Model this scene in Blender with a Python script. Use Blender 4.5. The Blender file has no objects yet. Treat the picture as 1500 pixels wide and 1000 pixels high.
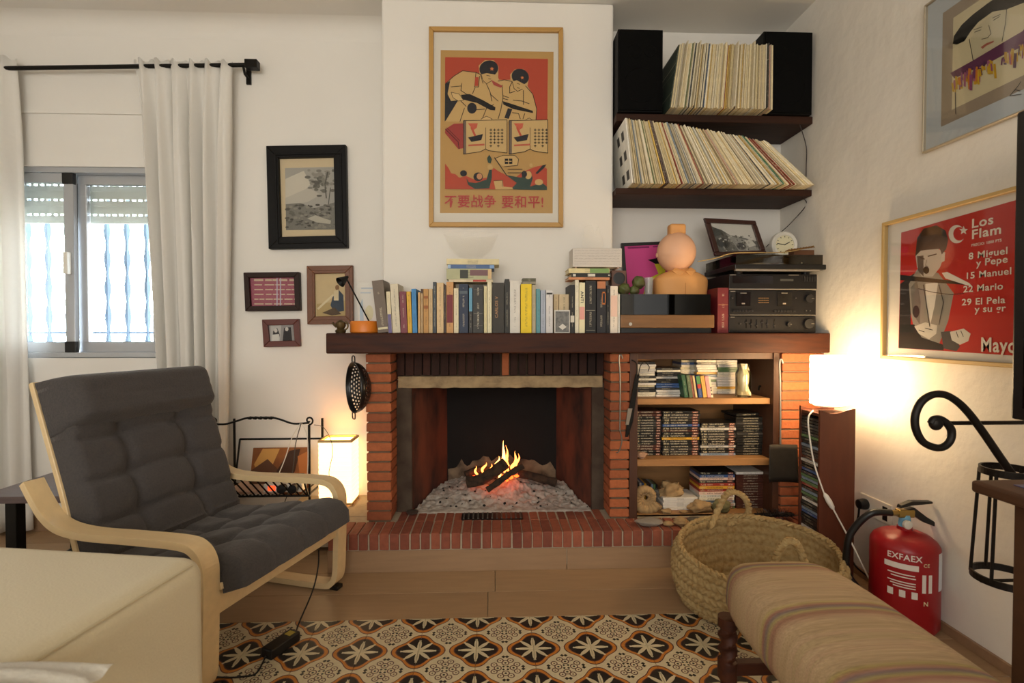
import bpy, bmesh, math, random
from mathutils import Vector, Matrix, noise as mnoise
R = math.radians
rnd = random.Random(7)
scene = bpy.context.scene
col = scene.collection

# ------------------------------------------------------------------ camera, world, light
F = 750.0                      # focal length in pixels of the 1500x1000 frame
CAMH = 1.09
camd = bpy.data.cameras.new('camera'); cam = bpy.data.objects.new('camera', camd); col.objects.link(cam)
camd.sensor_width = 36.0; camd.lens = 36.0 * F / 1500.0
cam.location = (0, 0, CAMH)
cam.rotation_euler = (R(90 - 1.15), 0, R(-2.14))
camd.dof.use_dof = True; camd.dof.focus_distance = 2.5; camd.dof.aperture_fstop = 5.0
camd.clip_start = 0.02
scene.camera = cam
CM = cam.rotation_euler.to_matrix()

def ray(px, py):
    return CM @ Vector(((px - 750) / F, (500 - py) / F, -1.0))
def at(px, py, Y):             # point seen at that pixel on the plane y = Y
    d = ray(px, py); t = Y / d.y
    return Vector((d.x * t, Y, CAMH + d.z * t))
def gp(px, py, z=0.0):         # on a horizontal plane
    d = ray(px, py); t = (z - CAMH) / d.z
    return Vector((d.x * t, d.y * t, z))
def wx(px, py, X):             # on the plane x = X
    d = ray(px, py); t = X / d.x
    return Vector((X, d.y * t, CAMH + d.z * t))

world = bpy.data.worlds.new('sky'); scene.world = world; world.use_nodes = True
bg = world.node_tree.nodes['Background']
bg.inputs[0].default_value = (0.80, 0.90, 1.0, 1); bg.inputs[1].default_value = 14.0

def area(name, loc, rot, sx, sy, power, colr):
    d = bpy.data.lights.new(name, 'AREA'); d.shape = 'RECTANGLE'; d.size = sx; d.size_y = sy
    d.energy = power; d.color = colr
    o = bpy.data.objects.new(name, d); col.objects.link(o); o.location = loc; o.rotation_euler = rot
    return o
# added fill light behind the camera; the rear wall has no window
area('rear_fill_light', (-0.6, -2.45, 1.65), (R(90), 0, 0), 3.2, 1.7, 70, (1.0, 0.965, 0.91))
# daylight entering through the window in view

vs = scene.view_settings
vs.view_transform = 'Standard'; vs.look = 'None'; vs.gamma = 1.0; vs.use_curve_mapping = False
vs.exposure = 0.35

# ------------------------------------------------------------------ helpers
def lin(h):
    if isinstance(h, str):
        h = h.lstrip('#'); c = [int(h[i:i+2], 16) / 255 for i in (0, 2, 4)]
    else: c = list(h)
    return tuple((x / 12.92 if x <= 0.04045 else ((x + 0.055) / 1.055) ** 2.4) for x in c) + (1.0,)

class G:
    """tiny node-expression helper"""
    def __init__(s, nt): s.nt = nt
    def n(s, t, **k):
        n = s.nt.nodes.new(t)
        for a, b in k.items(): setattr(n, a, b)
        return n
    def lk(s, a, b): s.nt.links.new(a, b)
    def m(s, op, a, b=None, c=None):
        n = s.n('ShaderNodeMath', operation=op)
        for i, x in enumerate((a, b, c)):
            if x is None: continue
            if isinstance(x, (int, float)): n.inputs[i].default_value = x
            else: s.lk(x, n.inputs[i])
        return n.outputs[0]
    def mix(s, fac, a, b):
        n = s.n('ShaderNodeMix', data_type='RGBA')
        for i, x in ((0, fac), (6, a), (7, b)):
            if isinstance(x, (int, float)): n.inputs[i].default_value = x
            elif isinstance(x, tuple): n.inputs[i].default_value = x
            else: s.lk(x, n.inputs[i])
        return n.outputs[2]

MATS = {}
def mat(name, c, rough=.6, metal=0, var=0, scale=12, stretch=(1, 1, 1), bump=0, c2=None, emis=0, ecol=None, objcol=False,
        spec=.5, trans=0, alpha=1, detail=4, rvar=False, thr=None, sheen=0):
    if name in MATS: return MATS[name]
    m = bpy.data.materials.new(name); m.use_nodes = True; MATS[name] = m
    nt = m.node_tree; g = G(nt); b = nt.nodes['Principled BSDF']
    b.inputs['Roughness'].default_value = rough; b.inputs['Metallic'].default_value = metal
    b.inputs['Specular IOR Level'].default_value = spec
    if trans: b.inputs['Transmission Weight'].default_value = trans; b.inputs['IOR'].default_value = 1.45
    if alpha < 1: b.inputs['Alpha'].default_value = alpha
    if sheen: b.inputs['Sheen Weight'].default_value = sheen
    base = lin(c); src = None
    if objcol:
        src = g.n('ShaderNodeObjectInfo').outputs['Color']
    if rvar:
        oi = g.n('ShaderNodeObjectInfo')
        src = g.mix(oi.outputs['Random'], lin(c), lin(c2))
    if var or bump or (c2 and not rvar):
        tc = g.n('ShaderNodeTexCoord'); mp = g.n('ShaderNodeMapping'); g.lk(tc.outputs['Object'], mp.inputs[0])
        mp.inputs['Scale'].default_value = stretch
        nz = g.n('ShaderNodeTexNoise'); nz.inputs['Scale'].default_value = scale; nz.inputs['Detail'].default_value = detail
        g.lk(mp.outputs[0], nz.inputs['Vector'])
        fac = nz.outputs['Fac']
        if c2 and not rvar:
            f2 = g.m('MULTIPLY_ADD', fac, (3 if thr is None else thr), (-1.0 if thr is None else .5 - thr * .5))
            cl = g.n('ShaderNodeClamp'); g.lk(f2, cl.inputs[0])
            src = g.mix(cl.outputs[0], src if src else base, lin(c2))
        if var:
            hv = g.n('ShaderNodeHueSaturation'); val = g.m('MULTIPLY_ADD', fac, 2 * var, 1 - var)
            g.lk(val, hv.inputs['Value'])
            if src: g.lk(src, hv.inputs['Color'])
            else: hv.inputs['Color'].default_value = base
            src = hv.outputs[0]
        if bump:
            bp = g.n('ShaderNodeBump'); bp.inputs['Strength'].default_value = min(1, bump); bp.inputs['Distance'].default_value = .01 * max(1, bump)
            g.lk(fac, bp.inputs['Height']); g.lk(bp.outputs[0], b.inputs['Normal'])
    if src: g.lk(src, b.inputs['Base Color'])
    else: b.inputs['Base Color'].default_value = base
    if emis:
        b.inputs['Emission Color'].default_value = lin(ecol or c); b.inputs['Emission Strength'].default_value = emis
    return m

def glass_mat(name, tint='#ffffff', refl=.06, rough=.02, fr=.8):
    if name in MATS: return MATS[name]
    m = bpy.data.materials.new(name); m.use_nodes = True; MATS[name] = m
    nt = m.node_tree; g = G(nt); nt.nodes.remove(nt.nodes['Principled BSDF']); out = nt.nodes['Material Output']
    t = g.n('ShaderNodeBsdfTransparent'); t.inputs[0].default_value = lin(tint)
    gl = g.n('ShaderNodeBsdfGlossy'); gl.inputs['Roughness'].default_value = rough
    lw = g.n('ShaderNodeFresnel'); lw.inputs[0].default_value = 1.35
    mx = g.n('ShaderNodeMixShader'); g.lk(g.m('MULTIPLY_ADD', lw.outputs[0], fr, refl * .4), mx.inputs[0])
    g.lk(t.outputs[0], mx.inputs[1]); g.lk(gl.outputs[0], mx.inputs[2]); g.lk(mx.outputs[0], out.inputs[0])
    return m

class MB:
    def __init__(s): s.v = []; s.f = []; s.mi = []; s.cur = 0
    def add(s, vs, fs):
        o = len(s.v); s.v += [Vector(p) for p in vs]
        for f in fs: s.f.append([o + i for i in f]); s.mi.append(s.cur)
        return s
    def box(s, x0, x1, y0, y1, z0, z1, M=None):
        p = [Vector((x, y, z)) for z in (z0, z1) for y in (y0, y1) for x in (x0, x1)]
        if M is not None: p = [M @ q for q in p]
        return s.add(p, [(0, 2, 3, 1), (4, 5, 7, 6), (0, 1, 5, 4), (2, 6, 7, 3), (0, 4, 6, 2), (1, 3, 7, 5)])
    def tube(s, pts, r, n=8, closed=False, cap=True):
        pts = [Vector(p) for p in pts]; N = len(pts)
        rs = r if isinstance(r, (list, tuple)) else [r] * N
        T = []
        for i in range(N):
            a = pts[(i - 1) % N] if (closed or i > 0) else pts[i]; b = pts[(i + 1) % N] if (closed or i < N - 1) else pts[i]
            d = b - a; T.append(d.normalized() if d.length > 1e-9 else Vector((0, 0, 1)))
        up = Vector((0, 0, 1)) if abs(T[0].z) < .9 else Vector((1, 0, 0))
        nrm = (up - T[0] * up.dot(T[0])).normalized(); vs = []
        for i in range(N):
            nrm = nrm - T[i] * nrm.dot(T[i]); nrm.normalize(); bn = T[i].cross(nrm)
            for k in range(n):
                a = 2 * math.pi * k / n; vs.append(pts[i] + (nrm * math.cos(a) + bn * math.sin(a)) * rs[i])
        fs = []
        for i in range(N if closed else N - 1):
            j = (i + 1) % N
            for k in range(n): fs.append((i * n + k, i * n + (k + 1) % n, j * n + (k + 1) % n, j * n + k))
        if cap and not closed:
            fs.append(tuple(range(n))[::-1]); fs.append(tuple((N - 1) * n + k for k in range(n)))
        return s.add(vs, fs)
    def strip(s, path, y0, y1, th):        # bent board: path of (x, z), width along y
        P = [Vector((p[0], 0, p[1])) for p in path]; N = len(P); vs = []
        for i in range(N):
            d = (P[min(i + 1, N - 1)] - P[max(i - 1, 0)]).normalized(); nn = Vector((-d.z, 0, d.x))
            for sy, sn in ((y0, .5), (y1, .5), (y1, -.5), (y0, -.5)):
                q = P[i] + nn * th * sn; vs.append((q.x, sy, q.z))
        fs = [(0, 1, 2, 3), tuple((N - 1) * 4 + k for k in (3, 2, 1, 0))]
        for i in range(N - 1):
            for k in range(4): fs.append((i * 4 + k, (i + 1) * 4 + k, (i + 1) * 4 + (k + 1) % 4, i * 4 + (k + 1) % 4))
        return s.add(vs, fs)
    def lathe(s, prof, n=32, c=(0, 0, 0), sx=1, sy=1, M=None):
        vs = []; c = Vector(c)
        for r, z in prof:
            for k in range(n):
                a = 2 * math.pi * k / n; p = Vector((r * math.cos(a) * sx, r * math.sin(a) * sy, z))
                vs.append((M @ p if M is not None else p) + c)
        fs = []; L = len(prof)
        for i in range(L - 1):
            for k in range(n): fs.append((i * n + k, i * n + (k + 1) % n, (i + 1) * n + (k + 1) % n, (i + 1) * n + k))
        if prof[0][0] > 1e-6: fs.append(tuple(range(n))[::-1])
        if prof[-1][0] > 1e-6: fs.append(tuple((L - 1) * n + k for k in range(n)))
        return s.add(vs, fs)
    def grid(s, fn, nu, nv, closeu=False):
        vs = [fn(i / (nu if closeu else nu - 1), j / (nv - 1)) for j in range(nv) for i in range(nu)]; fs = []
        for j in range(nv - 1):
            for i in range(nu if closeu else nu - 1):
                k = (i + 1) % nu; fs.append((j * nu + i, j * nu + k, (j + 1) * nu + k, (j + 1) * nu + i))
        return s.add(vs, fs)
    def prism(s, pts, vec):
        n = len(pts); pts = [Vector(p) for p in pts]; vec = Vector(vec)
        return s.add(pts + [p + vec for p in pts], [tuple(range(n))[::-1], tuple(range(n, 2 * n))] +
                     [(i, (i + 1) % n, n + (i + 1) % n, n + i) for i in range(n)])

def mesh(name, mb, mats, bevel=0, smooth=False, seg=2, ang=40):
    me = bpy.data.meshes.new(name); me.from_pydata([tuple(v) for v in mb.v], [], mb.f)
    for m in (mats if isinstance(mats, (list, tuple)) else [mats]): me.materials.append(m)
    if any(mb.mi): me.polygons.foreach_set('material_index', mb.mi)
    bm = bmesh.new(); bm.from_mesh(me)
    bmesh.ops.remove_doubles(bm, verts=bm.verts, dist=1e-6)
    if bevel:
        es = [e for e in bm.edges if len(e.link_faces) == 2 and e.calc_face_angle(0) > R(30)]
        bmesh.ops.bevel(bm, geom=es, offset=bevel, segments=seg, affect='EDGES', profile=.5, clamp_overlap=True)
    bmesh.ops.recalc_face_normals(bm, faces=bm.faces)
    bm.to_mesh(me); bm.free()
    if smooth:
        for p in me.polygons: p.use_smooth = True
        me.set_sharp_from_angle(angle=R(ang))
    return me

def tag(o, label=None, cat=None, group=None, kind=None):
    if label: o['label'] = label
    if cat: o['category'] = cat
    if group: o['group'] = group
    if kind: o['kind'] = kind
    return o
def root_loc(p):
    while p.parent: p = p.parent
    return Vector(p.location)
def link(name, me, parent=None, loc=None, rot=None, colr=None):
    o = bpy.data.objects.new(name, me); col.objects.link(o)
    if loc is not None: o.location = loc
    if rot is not None: o.rotation_euler = rot
    if parent is not None: o.parent = parent
    if colr: o.color = lin(colr)
    return o
def obj(name, mb, mats, parent=None, world=True, **k):
    """one mesh object; world coordinates are shifted to the root thing's origin, or to the mesh's own base"""
    colr = k.pop('colr', None)
    if parent is not None:
        if world:
            L = root_loc(parent)
            for v in mb.v: v -= L
        o = link(name, mesh(name, mb, mats, **k), parent, colr=colr)
    else:
        lo = [min(v[i] for v in mb.v) for i in range(3)]; hi = [max(v[i] for v in mb.v) for i in range(3)]
        L = Vector(((lo[0] + hi[0]) / 2, (lo[1] + hi[1]) / 2, lo[2]))
        for v in mb.v: v -= L
        o = link(name, mesh(name, mb, mats, **k), None, L, colr=colr)
    return o
def thing(name, label, cat, loc=(0, 0, 0), rz=0, group=None):
    o = bpy.data.objects.new(name, None); col.objects.link(o); o.empty_display_size = .1
    o.location = loc; o.rotation_euler = (0, 0, rz)
    return tag(o, label, cat, group)
def bx(x0, x1, y0, y1, z0, z1, M=None): return MB().box(x0, x1, y0, y1, z0, z1, M)
def struct(name, mb, m, **k): return tag(obj(name, mb, m, **k), kind='structure')
def ordw(n): return '%d%s' % (n, 'th' if 10 <= n % 100 <= 20 else {1: 'st', 2: 'nd', 3: 'rd'}.get(n % 10, 'th'))
def catmull(P, n=6):
    P = [Vector(p) for p in P]; out = []
    for i in range(len(P) - 1):
        a, b, c, d = P[max(i - 1, 0)], P[i], P[i + 1], P[min(i + 2, len(P) - 1)]
        for k in range(n):
            t = k / n
            out.append(.5 * ((2 * b) + (c - a) * t + (2 * a - 5 * b + 4 * c - d) * t * t + (3 * b - a - 3 * c + d) * t ** 3))
    return out + [P[-1]]
def textmesh(body, size, bold=0, align='LEFT', font=None):
    c = bpy.data.curves.new('t', 'FONT'); c.body = body; c.size = size; c.align_x = align; c.offset = bold * size
    c.resolution_u = 3; c.space_character = 1.0 + bold * 4
    o = bpy.data.objects.new('t', c); col.objects.link(o)
    dg = bpy.context.evaluated_depsgraph_get(); me = bpy.data.meshes.new_from_object(o.evaluated_get(dg))
    vs = [v.co.copy() for v in me.vertices]; fs = [tuple(p.vertices) for p in me.polygons]
    bpy.data.objects.remove(o); bpy.data.curves.remove(c); bpy.data.meshes.remove(me)
    return vs, fs
def addtext(mb, body, size, fn, bold=0, align='LEFT'):
    vs, fs = textmesh(body, size, bold, align); mb.add([fn(v.x, v.y) for v in vs], fs)

# flat printed pictures: polygons and pen strokes lying on one plane, later ones on top
class Art:
    def __init__(s, proj, step=.00003): s.proj = proj; s.k = 1; s.step = step; s.mb = MB(); s.cols = []
    def c(s, h):
        if h not in s.cols: s.cols.append(h)
        s.mb.cur = s.cols.index(h)
    def poly(s, h, pts):
        s.c(h); s.mb.add([s.proj(x, y, s.k * s.step) for x, y in pts], [tuple(range(len(pts)))]); s.k += 1
    def rect(s, h, x0, y0, x1, y1): s.poly(h, [(x0, y0), (x1, y0), (x1, y1), (x0, y1)])
    def ell(s, h, x, y, rx, ry, n=20, a=0):
        ca, sa = math.cos(R(a)), math.sin(R(a))
        s.poly(h, [(x + rx * math.cos(t) * ca - ry * math.sin(t) * sa, y + rx * math.cos(t) * sa + ry * math.sin(t) * ca) for t in [2 * math.pi * i / n for i in range(n)]])
    def line(s, h, pts, w):
        s.c(h)
        for (x0, y0), (x1, y1) in zip(pts, pts[1:]):
            L = math.hypot(x1 - x0, y1 - y0) or 1; nx, ny = -(y1 - y0) / L * w / 2, (x1 - x0) / L * w / 2
            ex, ey = (x1 - x0) / L * w * .3, (y1 - y0) / L * w * .3
            q = [(x0 + nx - ex, y0 + ny - ey), (x1 + nx + ex, y1 + ny + ey), (x1 - nx + ex, y1 - ny + ey), (x0 - nx - ex, y0 - ny - ey)]
            s.mb.add([s.proj(x, y, s.k * s.step) for x, y in q], [(0, 1, 2, 3)])
        s.k += 1
    def star(s, h, x, y, r):
        s.poly(h, [(x + (r if i % 2 == 0 else r * .42) * math.sin(math.pi * i / 5), y - (r if i % 2 == 0 else r * .42) * math.cos(math.pi * i / 5)) for i in range(10)])
    def text(s, h, body, x, y, size, bold=0, sx=1.0, shear=0, align='LEFT'):
        s.c(h); vs, fs = textmesh(body, size, bold, align)
        s.mb.add([s.proj(x + v.x * sx + v.y * shear, y - v.y, s.k * s.step) for v in vs], fs); s.k += 1
    def done(s, name, parent, rough=.7):
        return obj(name, s.mb, [mat('ink_' + h.strip('#'), h, rough, spec=.2) for h in s.cols], parent)
# ------------------------------------------------------------------ planes of the room
YB, YC, YP, YM, YH = 2.88, 2.64, 2.47, 2.42, 2.31     # back wall, chimney breast, brick pillars, mantel, hearth front
XR, XL, YREAR, ZC = 1.64, -3.1, -2.6, 2.77
HZ = 0.176                                            # hearth top
MZ0, MZ1 = 0.985, 1.081                               # mantel beam

plaster = mat('white_plaster', '#e9e5dd', .85, var=.03, scale=3, bump=.25, detail=8)
rough_plaster = mat('rough_white_plaster', '#e8e3d9', .85, var=.03, scale=7, bump=.8, detail=8)
ceil_m = mat('ceiling_white', '#e6e2da', .9, var=.02, scale=2)
plank_m = mat('wood_look_plank', '#a98c6a', .45, rvar=True, c2='#9a7c5b', var=.18, scale=5, stretch=(1, 9, 9), bump=.05)
grout_m = mat('pale_grout', '#b9a88e', .9, var=.08, scale=40)
dark_wood = mat('dark_stained_wood', '#4a2410', .55, spec=.22, var=.55, scale=5, stretch=(1, 8, 8), bump=.15, c2='#2a120a')
shelf_wood = mat('dark_shelf_wood', '#40261a', .6, spec=.2, var=.4, scale=5, stretch=(1, 9, 9), bump=.1, c2='#2e1c14')
mid_wood = mat('cabinet_wood', '#a67848', .5, var=.3, scale=6, stretch=(1, 8, 8), bump=.06)
post_wood = mat('cabinet_post_wood', '#4a2b19', .5, var=.4, scale=6, stretch=(8, 8, 1), bump=.06)
black_metal = mat('black_iron', '#15130f', .45, metal=.6, var=.2, scale=30)
black_plastic = mat('black_plastic', '#0c0c0d', .4)
white_plastic = mat('white_plastic', '#e6e2d6', .35)
alu = mat('grey_aluminium', '#b9bcc0', .35, metal=.5)
clear = glass_mat('window_glass')

# ------------------------------------------------------------------ shell
fl = struct('floor', bx(XL, XR, YREAR, YB + .02, -.06, -.012), grout_m)
w0, w1 = at(-25, 242, YB), at(236, 524, YB)           # window opening
wm = MB()
wm.box(XL, w0.x, YB, YB + .2, 0, ZC); wm.box(w1.x, .66, YB, YB + .2, MZ1 + .02, ZC); wm.box(w1.x, -.60, YB, YB + .2, 0, MZ1 + .02)
wm.box(w0.x, w1.x, YB, YB + .2, w0.z, ZC); wm.box(w0.x, w1.x, YB, YB + .2, 0, w1.z)
wm.box(.66, XR, YB, YB + .2, MZ1 - .05, ZC)
struct('wall_back', wm, plaster)
brx0, brx1 = at(560, 300, YC).x, at(898, 300, YC).x
struct('wall_chimney', bx(brx0, brx1, YC, YB, MZ1, ZC), plaster, bevel=.012)
struct('wall_flue', bx(-.75, XR + .1, 3.056, 3.2, 0, MZ1 + .1), plaster)
struct('wall_right', bx(XR, XR + .15, YREAR, YB + .2, 0, ZC), rough_plaster)
struct('wall_left', bx(XL - .15, XL, YREAR, YB + .2, 0, ZC), plaster)
struct('wall_rear', bx(XL, XR, YREAR - .15, YREAR, 0, ZC), plaster)
struct('ceiling', bx(XL - .15, XR + .15, YREAR - .15, YB + .2, ZC, ZC + .1), ceil_m)
cv = MB()                                             # plaster cove where wall meets ceiling
cv.prism([(XL, YB, ZC)] + [(XL, YB - .09 + .09 * math.sin(t), ZC - .09 + .09 * math.cos(t)) for t in [math.pi / 2 * i / 6 for i in range(7)]][::-1], (brx0 - XL, 0, 0))
struct('trim_1', cv, plaster, smooth=True)
base_m = mat('wood_look_skirting', '#96775a', .5, var=.2, scale=5, stretch=(1, 9, 9))
struct('baseboard_back', bx(XL, -1.06, YB - .014, YB, 0, .085), base_m, bevel=.002)
struct('baseboard_right', bx(XR - .012, XR, YREAR, 2.45, 0, .035), base_m, bevel=.002)

# planks of the floor
TX0, TS = -.058 - 9 * .197, .197
TY1 = 1.932; TROWS = 6; TCOLS = 16
TX1 = TX0 + TS * TCOLS; TY0 = TY1 - TS * TROWS
def plank(x0, x1, y0, y1):
    o = link('plank', None or mesh('plank', MB().box(-(x1 - x0) / 2, (x1 - x0) / 2, -(y1 - y0) / 2, (y1 - y0) / 2, -.012, 0), plank_m, bevel=.0008, seg=1), fl)
    o.location = (Vector(((x0 + x1) / 2, (y0 + y1) / 2, 0)) - fl.location)
pr = random.Random(3)
y = TY1 + .002
while y < YB - .01:
    y2 = min(y + .192, YB); x = XL - pr.random() * .9 + .0
    if abs(y - TY1) < .01: x = -3.62
    while x < XR:
        x2 = x + 1.2
        plank(max(x, XL), min(x2, XR) - .0025, y, y2 - .0025); x = x2
    y = y2
for (a, b) in ((XL, TX0), (TX1, XR)):
    y = TY1
    while y > TY0 + .02:
        y2 = max(y - .197, TY0)
        plank(a, b - .002, y2, y - .002); y = y2

# patterned cement tiles: the print is drawn around each tile's corners and centre
def tile_mat():
    m = bpy.data.materials.new('patterned_cement_tile'); m.use_nodes = True; nt = m.node_tree; g = G(nt); b = nt.nodes['Principled BSDF']
    tc = g.n('ShaderNodeTexCoord'); sp = g.n('ShaderNodeSeparateXYZ'); g.lk(tc.outputs['Object'], sp.inputs[0])
    u = g.m('ABSOLUTE', g.m('DIVIDE', sp.outputs[0], TS)); v = g.m('ABSOLUTE', g.m('DIVIDE', sp.outputs[1], TS))
    cu, cvv = g.m('SUBTRACT', .5, u), g.m('SUBTRACT', .5, v)          # from the tile corner (flower centre)
    r = g.m('SQRT', g.m('ADD', g.m('MULTIPLY', cu, cu), g.m('MULTIPLY', cvv, cvv)))
    th = g.m('ARCTAN2', cvv, cu)
    c8 = g.m('COSINE', g.m('MULTIPLY', th, 8)); c4 = g.m('COSINE', g.m('MULTIPLY', th, 4))
    def lt(a, bb): return g.m('LESS_THAN', a, bb)
    def dist(ax, ay):
        dx, dy = g.m('SUBTRACT', u, ax), g.m('SUBTRACT', v, ay)
        return g.m('SQRT', g.m('ADD', g.m('MULTIPLY', dx, dx), g.m('MULTIPLY', dy, dy)))
    # ogee outline: lobes on the axes, waisted on the diagonals
    edge = g.m('MULTIPLY_ADD', c4, .055, .415)
    q = g.m('DIVIDE', r, edge)
    cream, black, orange, brown = lin('#c6b896'), lin('#23201c'), lin('#b9742c'), lin('#5d3b36')
    cc = cream
    # scrolls in the field: rings and a small cross at the centre
    for ax, ay in ((.13, .0), (0, .13)):
        d = dist(ax, ay); ring = g.m('MULTIPLY', lt(d, .066), lt(.048, d)); cc = g.mix(ring, cc, brown)
        cc = g.mix(lt(d, .02), cc, black)
    for ax, ay in ((.19, .085), (.085, .19)):
        d = dist(ax, ay); ring = g.m('MULTIPLY', lt(d, .058), lt(.041, d)); cc = g.mix(ring, cc, brown)
        cc = g.mix(lt(d, .014), cc, brown)
    for ax, ay in ((.29, .03), (.03, .29)):
        dd = g.m('ADD', g.m('ABSOLUTE', g.m('SUBTRACT', u, ax)), g.m('ABSOLUTE', g.m('SUBTRACT', v, ay))); cc = g.mix(lt(dd, .036), cc, black)
    cc = g.mix(lt(g.m('ADD', g.m('ABSOLUTE', g.m('SUBTRACT', u, .036)), g.m('ABSOLUTE', g.m('SUBTRACT', v, .036))), .026), cc, black)
    cc = g.mix(lt(q, 1.0), cc, brown)
    cc = g.mix(lt(q, .955), cc, orange)
    cc = g.mix(lt(q, .83), cc, brown)
    cc = g.mix(lt(q, .785), cc, black)
    petal = g.m('MULTIPLY_ADD', c8, .10, .185)
    pet = g.m('MAXIMUM', lt(r, petal), g.m('MULTIPLY', lt(r, .31), lt(.86, c8)))
    cc = g.mix(pet, cc, cream)
    nz = g.n('ShaderNodeTexNoise'); nz.inputs['Scale'].default_value = 40; g.lk(tc.outputs['Object'], nz.inputs['Vector'])
    hv = g.n('ShaderNodeHueSaturation'); g.lk(cc, hv.inputs['Color']); g.lk(g.m('MULTIPLY_ADD', nz.outputs[0], .4, .8), hv.inputs['Value'])
    g.lk(hv.outputs[0], b.inputs['Base Color']); b.inputs['Roughness'].default_value = .42
    return m
tm = mesh('tile', MB().box(-TS / 2 + .0006, TS / 2 - .0006, -TS / 2 + .0006, TS / 2 - .0006, -.012, .0), tile_mat(), bevel=.0006, seg=1)
for i in range(TCOLS):
    for j in range(TROWS):
        o = link('tile', tm, fl); o.location = Vector((TX0 + TS * (i + .5), TY1 - TS * (j + .5), 0)) - fl.location

# ------------------------------------------------------------------ window
X0, X1, Z0, Z1 = w0.x, w1.x, w1.z, w0.z
wn = thing('window_1', None, None, ((X0 + X1) / 2, YB + .05, Z0)); wn['kind'] = 'structure'
fr = MB(); t = .045
for a in ((X0, X1, Z1 - .03, Z1), (X0, X1, Z0, Z0 + .03), (X0, X0 + .03, Z0, Z1), (X1 - .03, X1, Z0, Z1)):
    fr.box(a[0], a[1], YB + .01, YB + .11, a[2], a[3])
obj('window_frame', fr, alu, wn, bevel=.003)
xm0, xm1 = at(96, 300, YB + .03).x, at(109, 300, YB + .03).x
xn0, xn1 = at(113, 300, YB + .06).x, at(131, 300, YB + .06).x
for a0, a1, yy in ((X0 + .03, xm1, YB + .02), (xn0, X1 - .03, YB + .06)):
    s = MB(); zb, zt = Z0 + .03, Z1 - .03
    s.box(a0, a1, yy, yy + .03, zb, zb + .055); s.box(a0, a1, yy, yy + .03, zt - .05, zt)
    s.box(a0, a0 + .05, yy, yy + .03, zb + .055, zt - .05); s.box(a1 - .05, a1, yy, yy + .03, zb + .055, zt - .05)
    so = obj('sash', s, alu, wn, bevel=.003)
    obj('pane', bx(a0 + .05, a1 - .05, yy + .012, yy + .018, zb + .055, zt - .05), clear, so)
    if yy < YB + .03:
        for zz in (zb, zt - .06): obj('corner_cap', bx(a1 - .055, a1 + .004, yy - .004, yy + .02, zz, zz + .06), black_plastic, so, bevel=.003)
        h = MB(); h.box(a1 - .035, a1 - .012, yy - .03, yy, 1.40, 1.52); obj('latch', h, white_plastic, so, bevel=.004)
slat_m = mat('pale_shutter_slat', '#b9beb4', .5)
zt = Z1 - .03; zb = at(100, 327, YB + .13).z; ns = 6; hh = (zt - zb) / ns
for i in range(ns):                                   # roller shutter, slats with rows of light slots
    s = MB(); za = zb + i * hh; y0 = YB + .125
    s.box(X0 + .03, X1 - .03, y0, y0 + .012, za + .012, za + hh)
    if i % 2 == 1 or i == ns - 1:
        xx = X0 + .03
        while xx < X1 - .04: s.box(xx, xx + .012, y0 + .002, y0 + .01, za, za + .012); xx += .036
    else: s.box(X0 + .03, X1 - .03, y0 + .002, y0 + .01, za, za + .012)
    obj('shutter_slat', s, slat_m, wn)
gr = thing('window_grille', 'pale security bars outside the sliding window', 'grille', ((X0 + X1) / 2, YB + .3, Z0 - .1))
bar_m = mat('pale_blue_bar', '#56697c', .6)
px = 44 - 29.5 * 3
while px < 260:
    p = at(px, 400, YB + .3); s = MB()
    s.tube([(p.x, YB + .3, Z0 - .15 + k * .03) for k in range(44)], [.014 + .005 * math.sin(k * 1.1) for k in range(44)], 6); obj('bar', s, bar_m, gr, smooth=True); px += 28.9
for zz in (at(100, 487, YB + .3).z, Z1 + .02):
    obj('rail', bx(X0 - .25, X1 + .25, YB + .296, YB + .304, zz - .006, zz + .006), bar_m, gr)
tr = thing('garden_tree', 'hazy tree branches outside behind the window bars', 'tree', (-3.6, 4.6, 0))
s = MB(); tre = random.Random(5)
s.tube([(-3.6, 4.6, 0), (-3.55, 4.6, 1), (-3.6, 4.65, 2.6)], [.05, .04, .02], 7)
for k in range(7):
    z = .7 + k * .25; a = tre.uniform(-1, 1); s.tube([(-3.57, 4.6, z), (-3.57 + a * .35, 4.5, z + .2), (-3.57 + a * .8, 4.5, z + .3)], [.018, .012, .005], 5)
obj('trunk', s, mat('tree_bark', '#8b8f8a', .9), tr)
s = MB()
for k in range(500):
    c = Vector((-3.5 + tre.gauss(0, .45), 4.5 + tre.gauss(0, .2), 1.5 + tre.gauss(0, .55)))
    if c.z < .3: continue
    d = Vector((tre.gauss(0, 1), tre.gauss(0, 1), tre.gauss(0, 1))).normalized(); e = d.orthogonal().normalized()
    s.add([c, c + d * .04 + e * .02, c + d * .09, c + d * .04 - e * .02], [(0, 1, 2, 3)])
tag(obj('foliage', s, mat('tree_leaf', '#9aa690', .8), tr), kind='stuff')
struct('trim_2', bx(X0 - .04, X1 + .06, YB - .012, YB + .001, Z1 + .28, Z1 + .30), plaster)
struct('ground', bx(-9, 3, 3.2, 14, -.1, -.02), mat('pale_ground', '#c9c4b8', .9))

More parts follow.
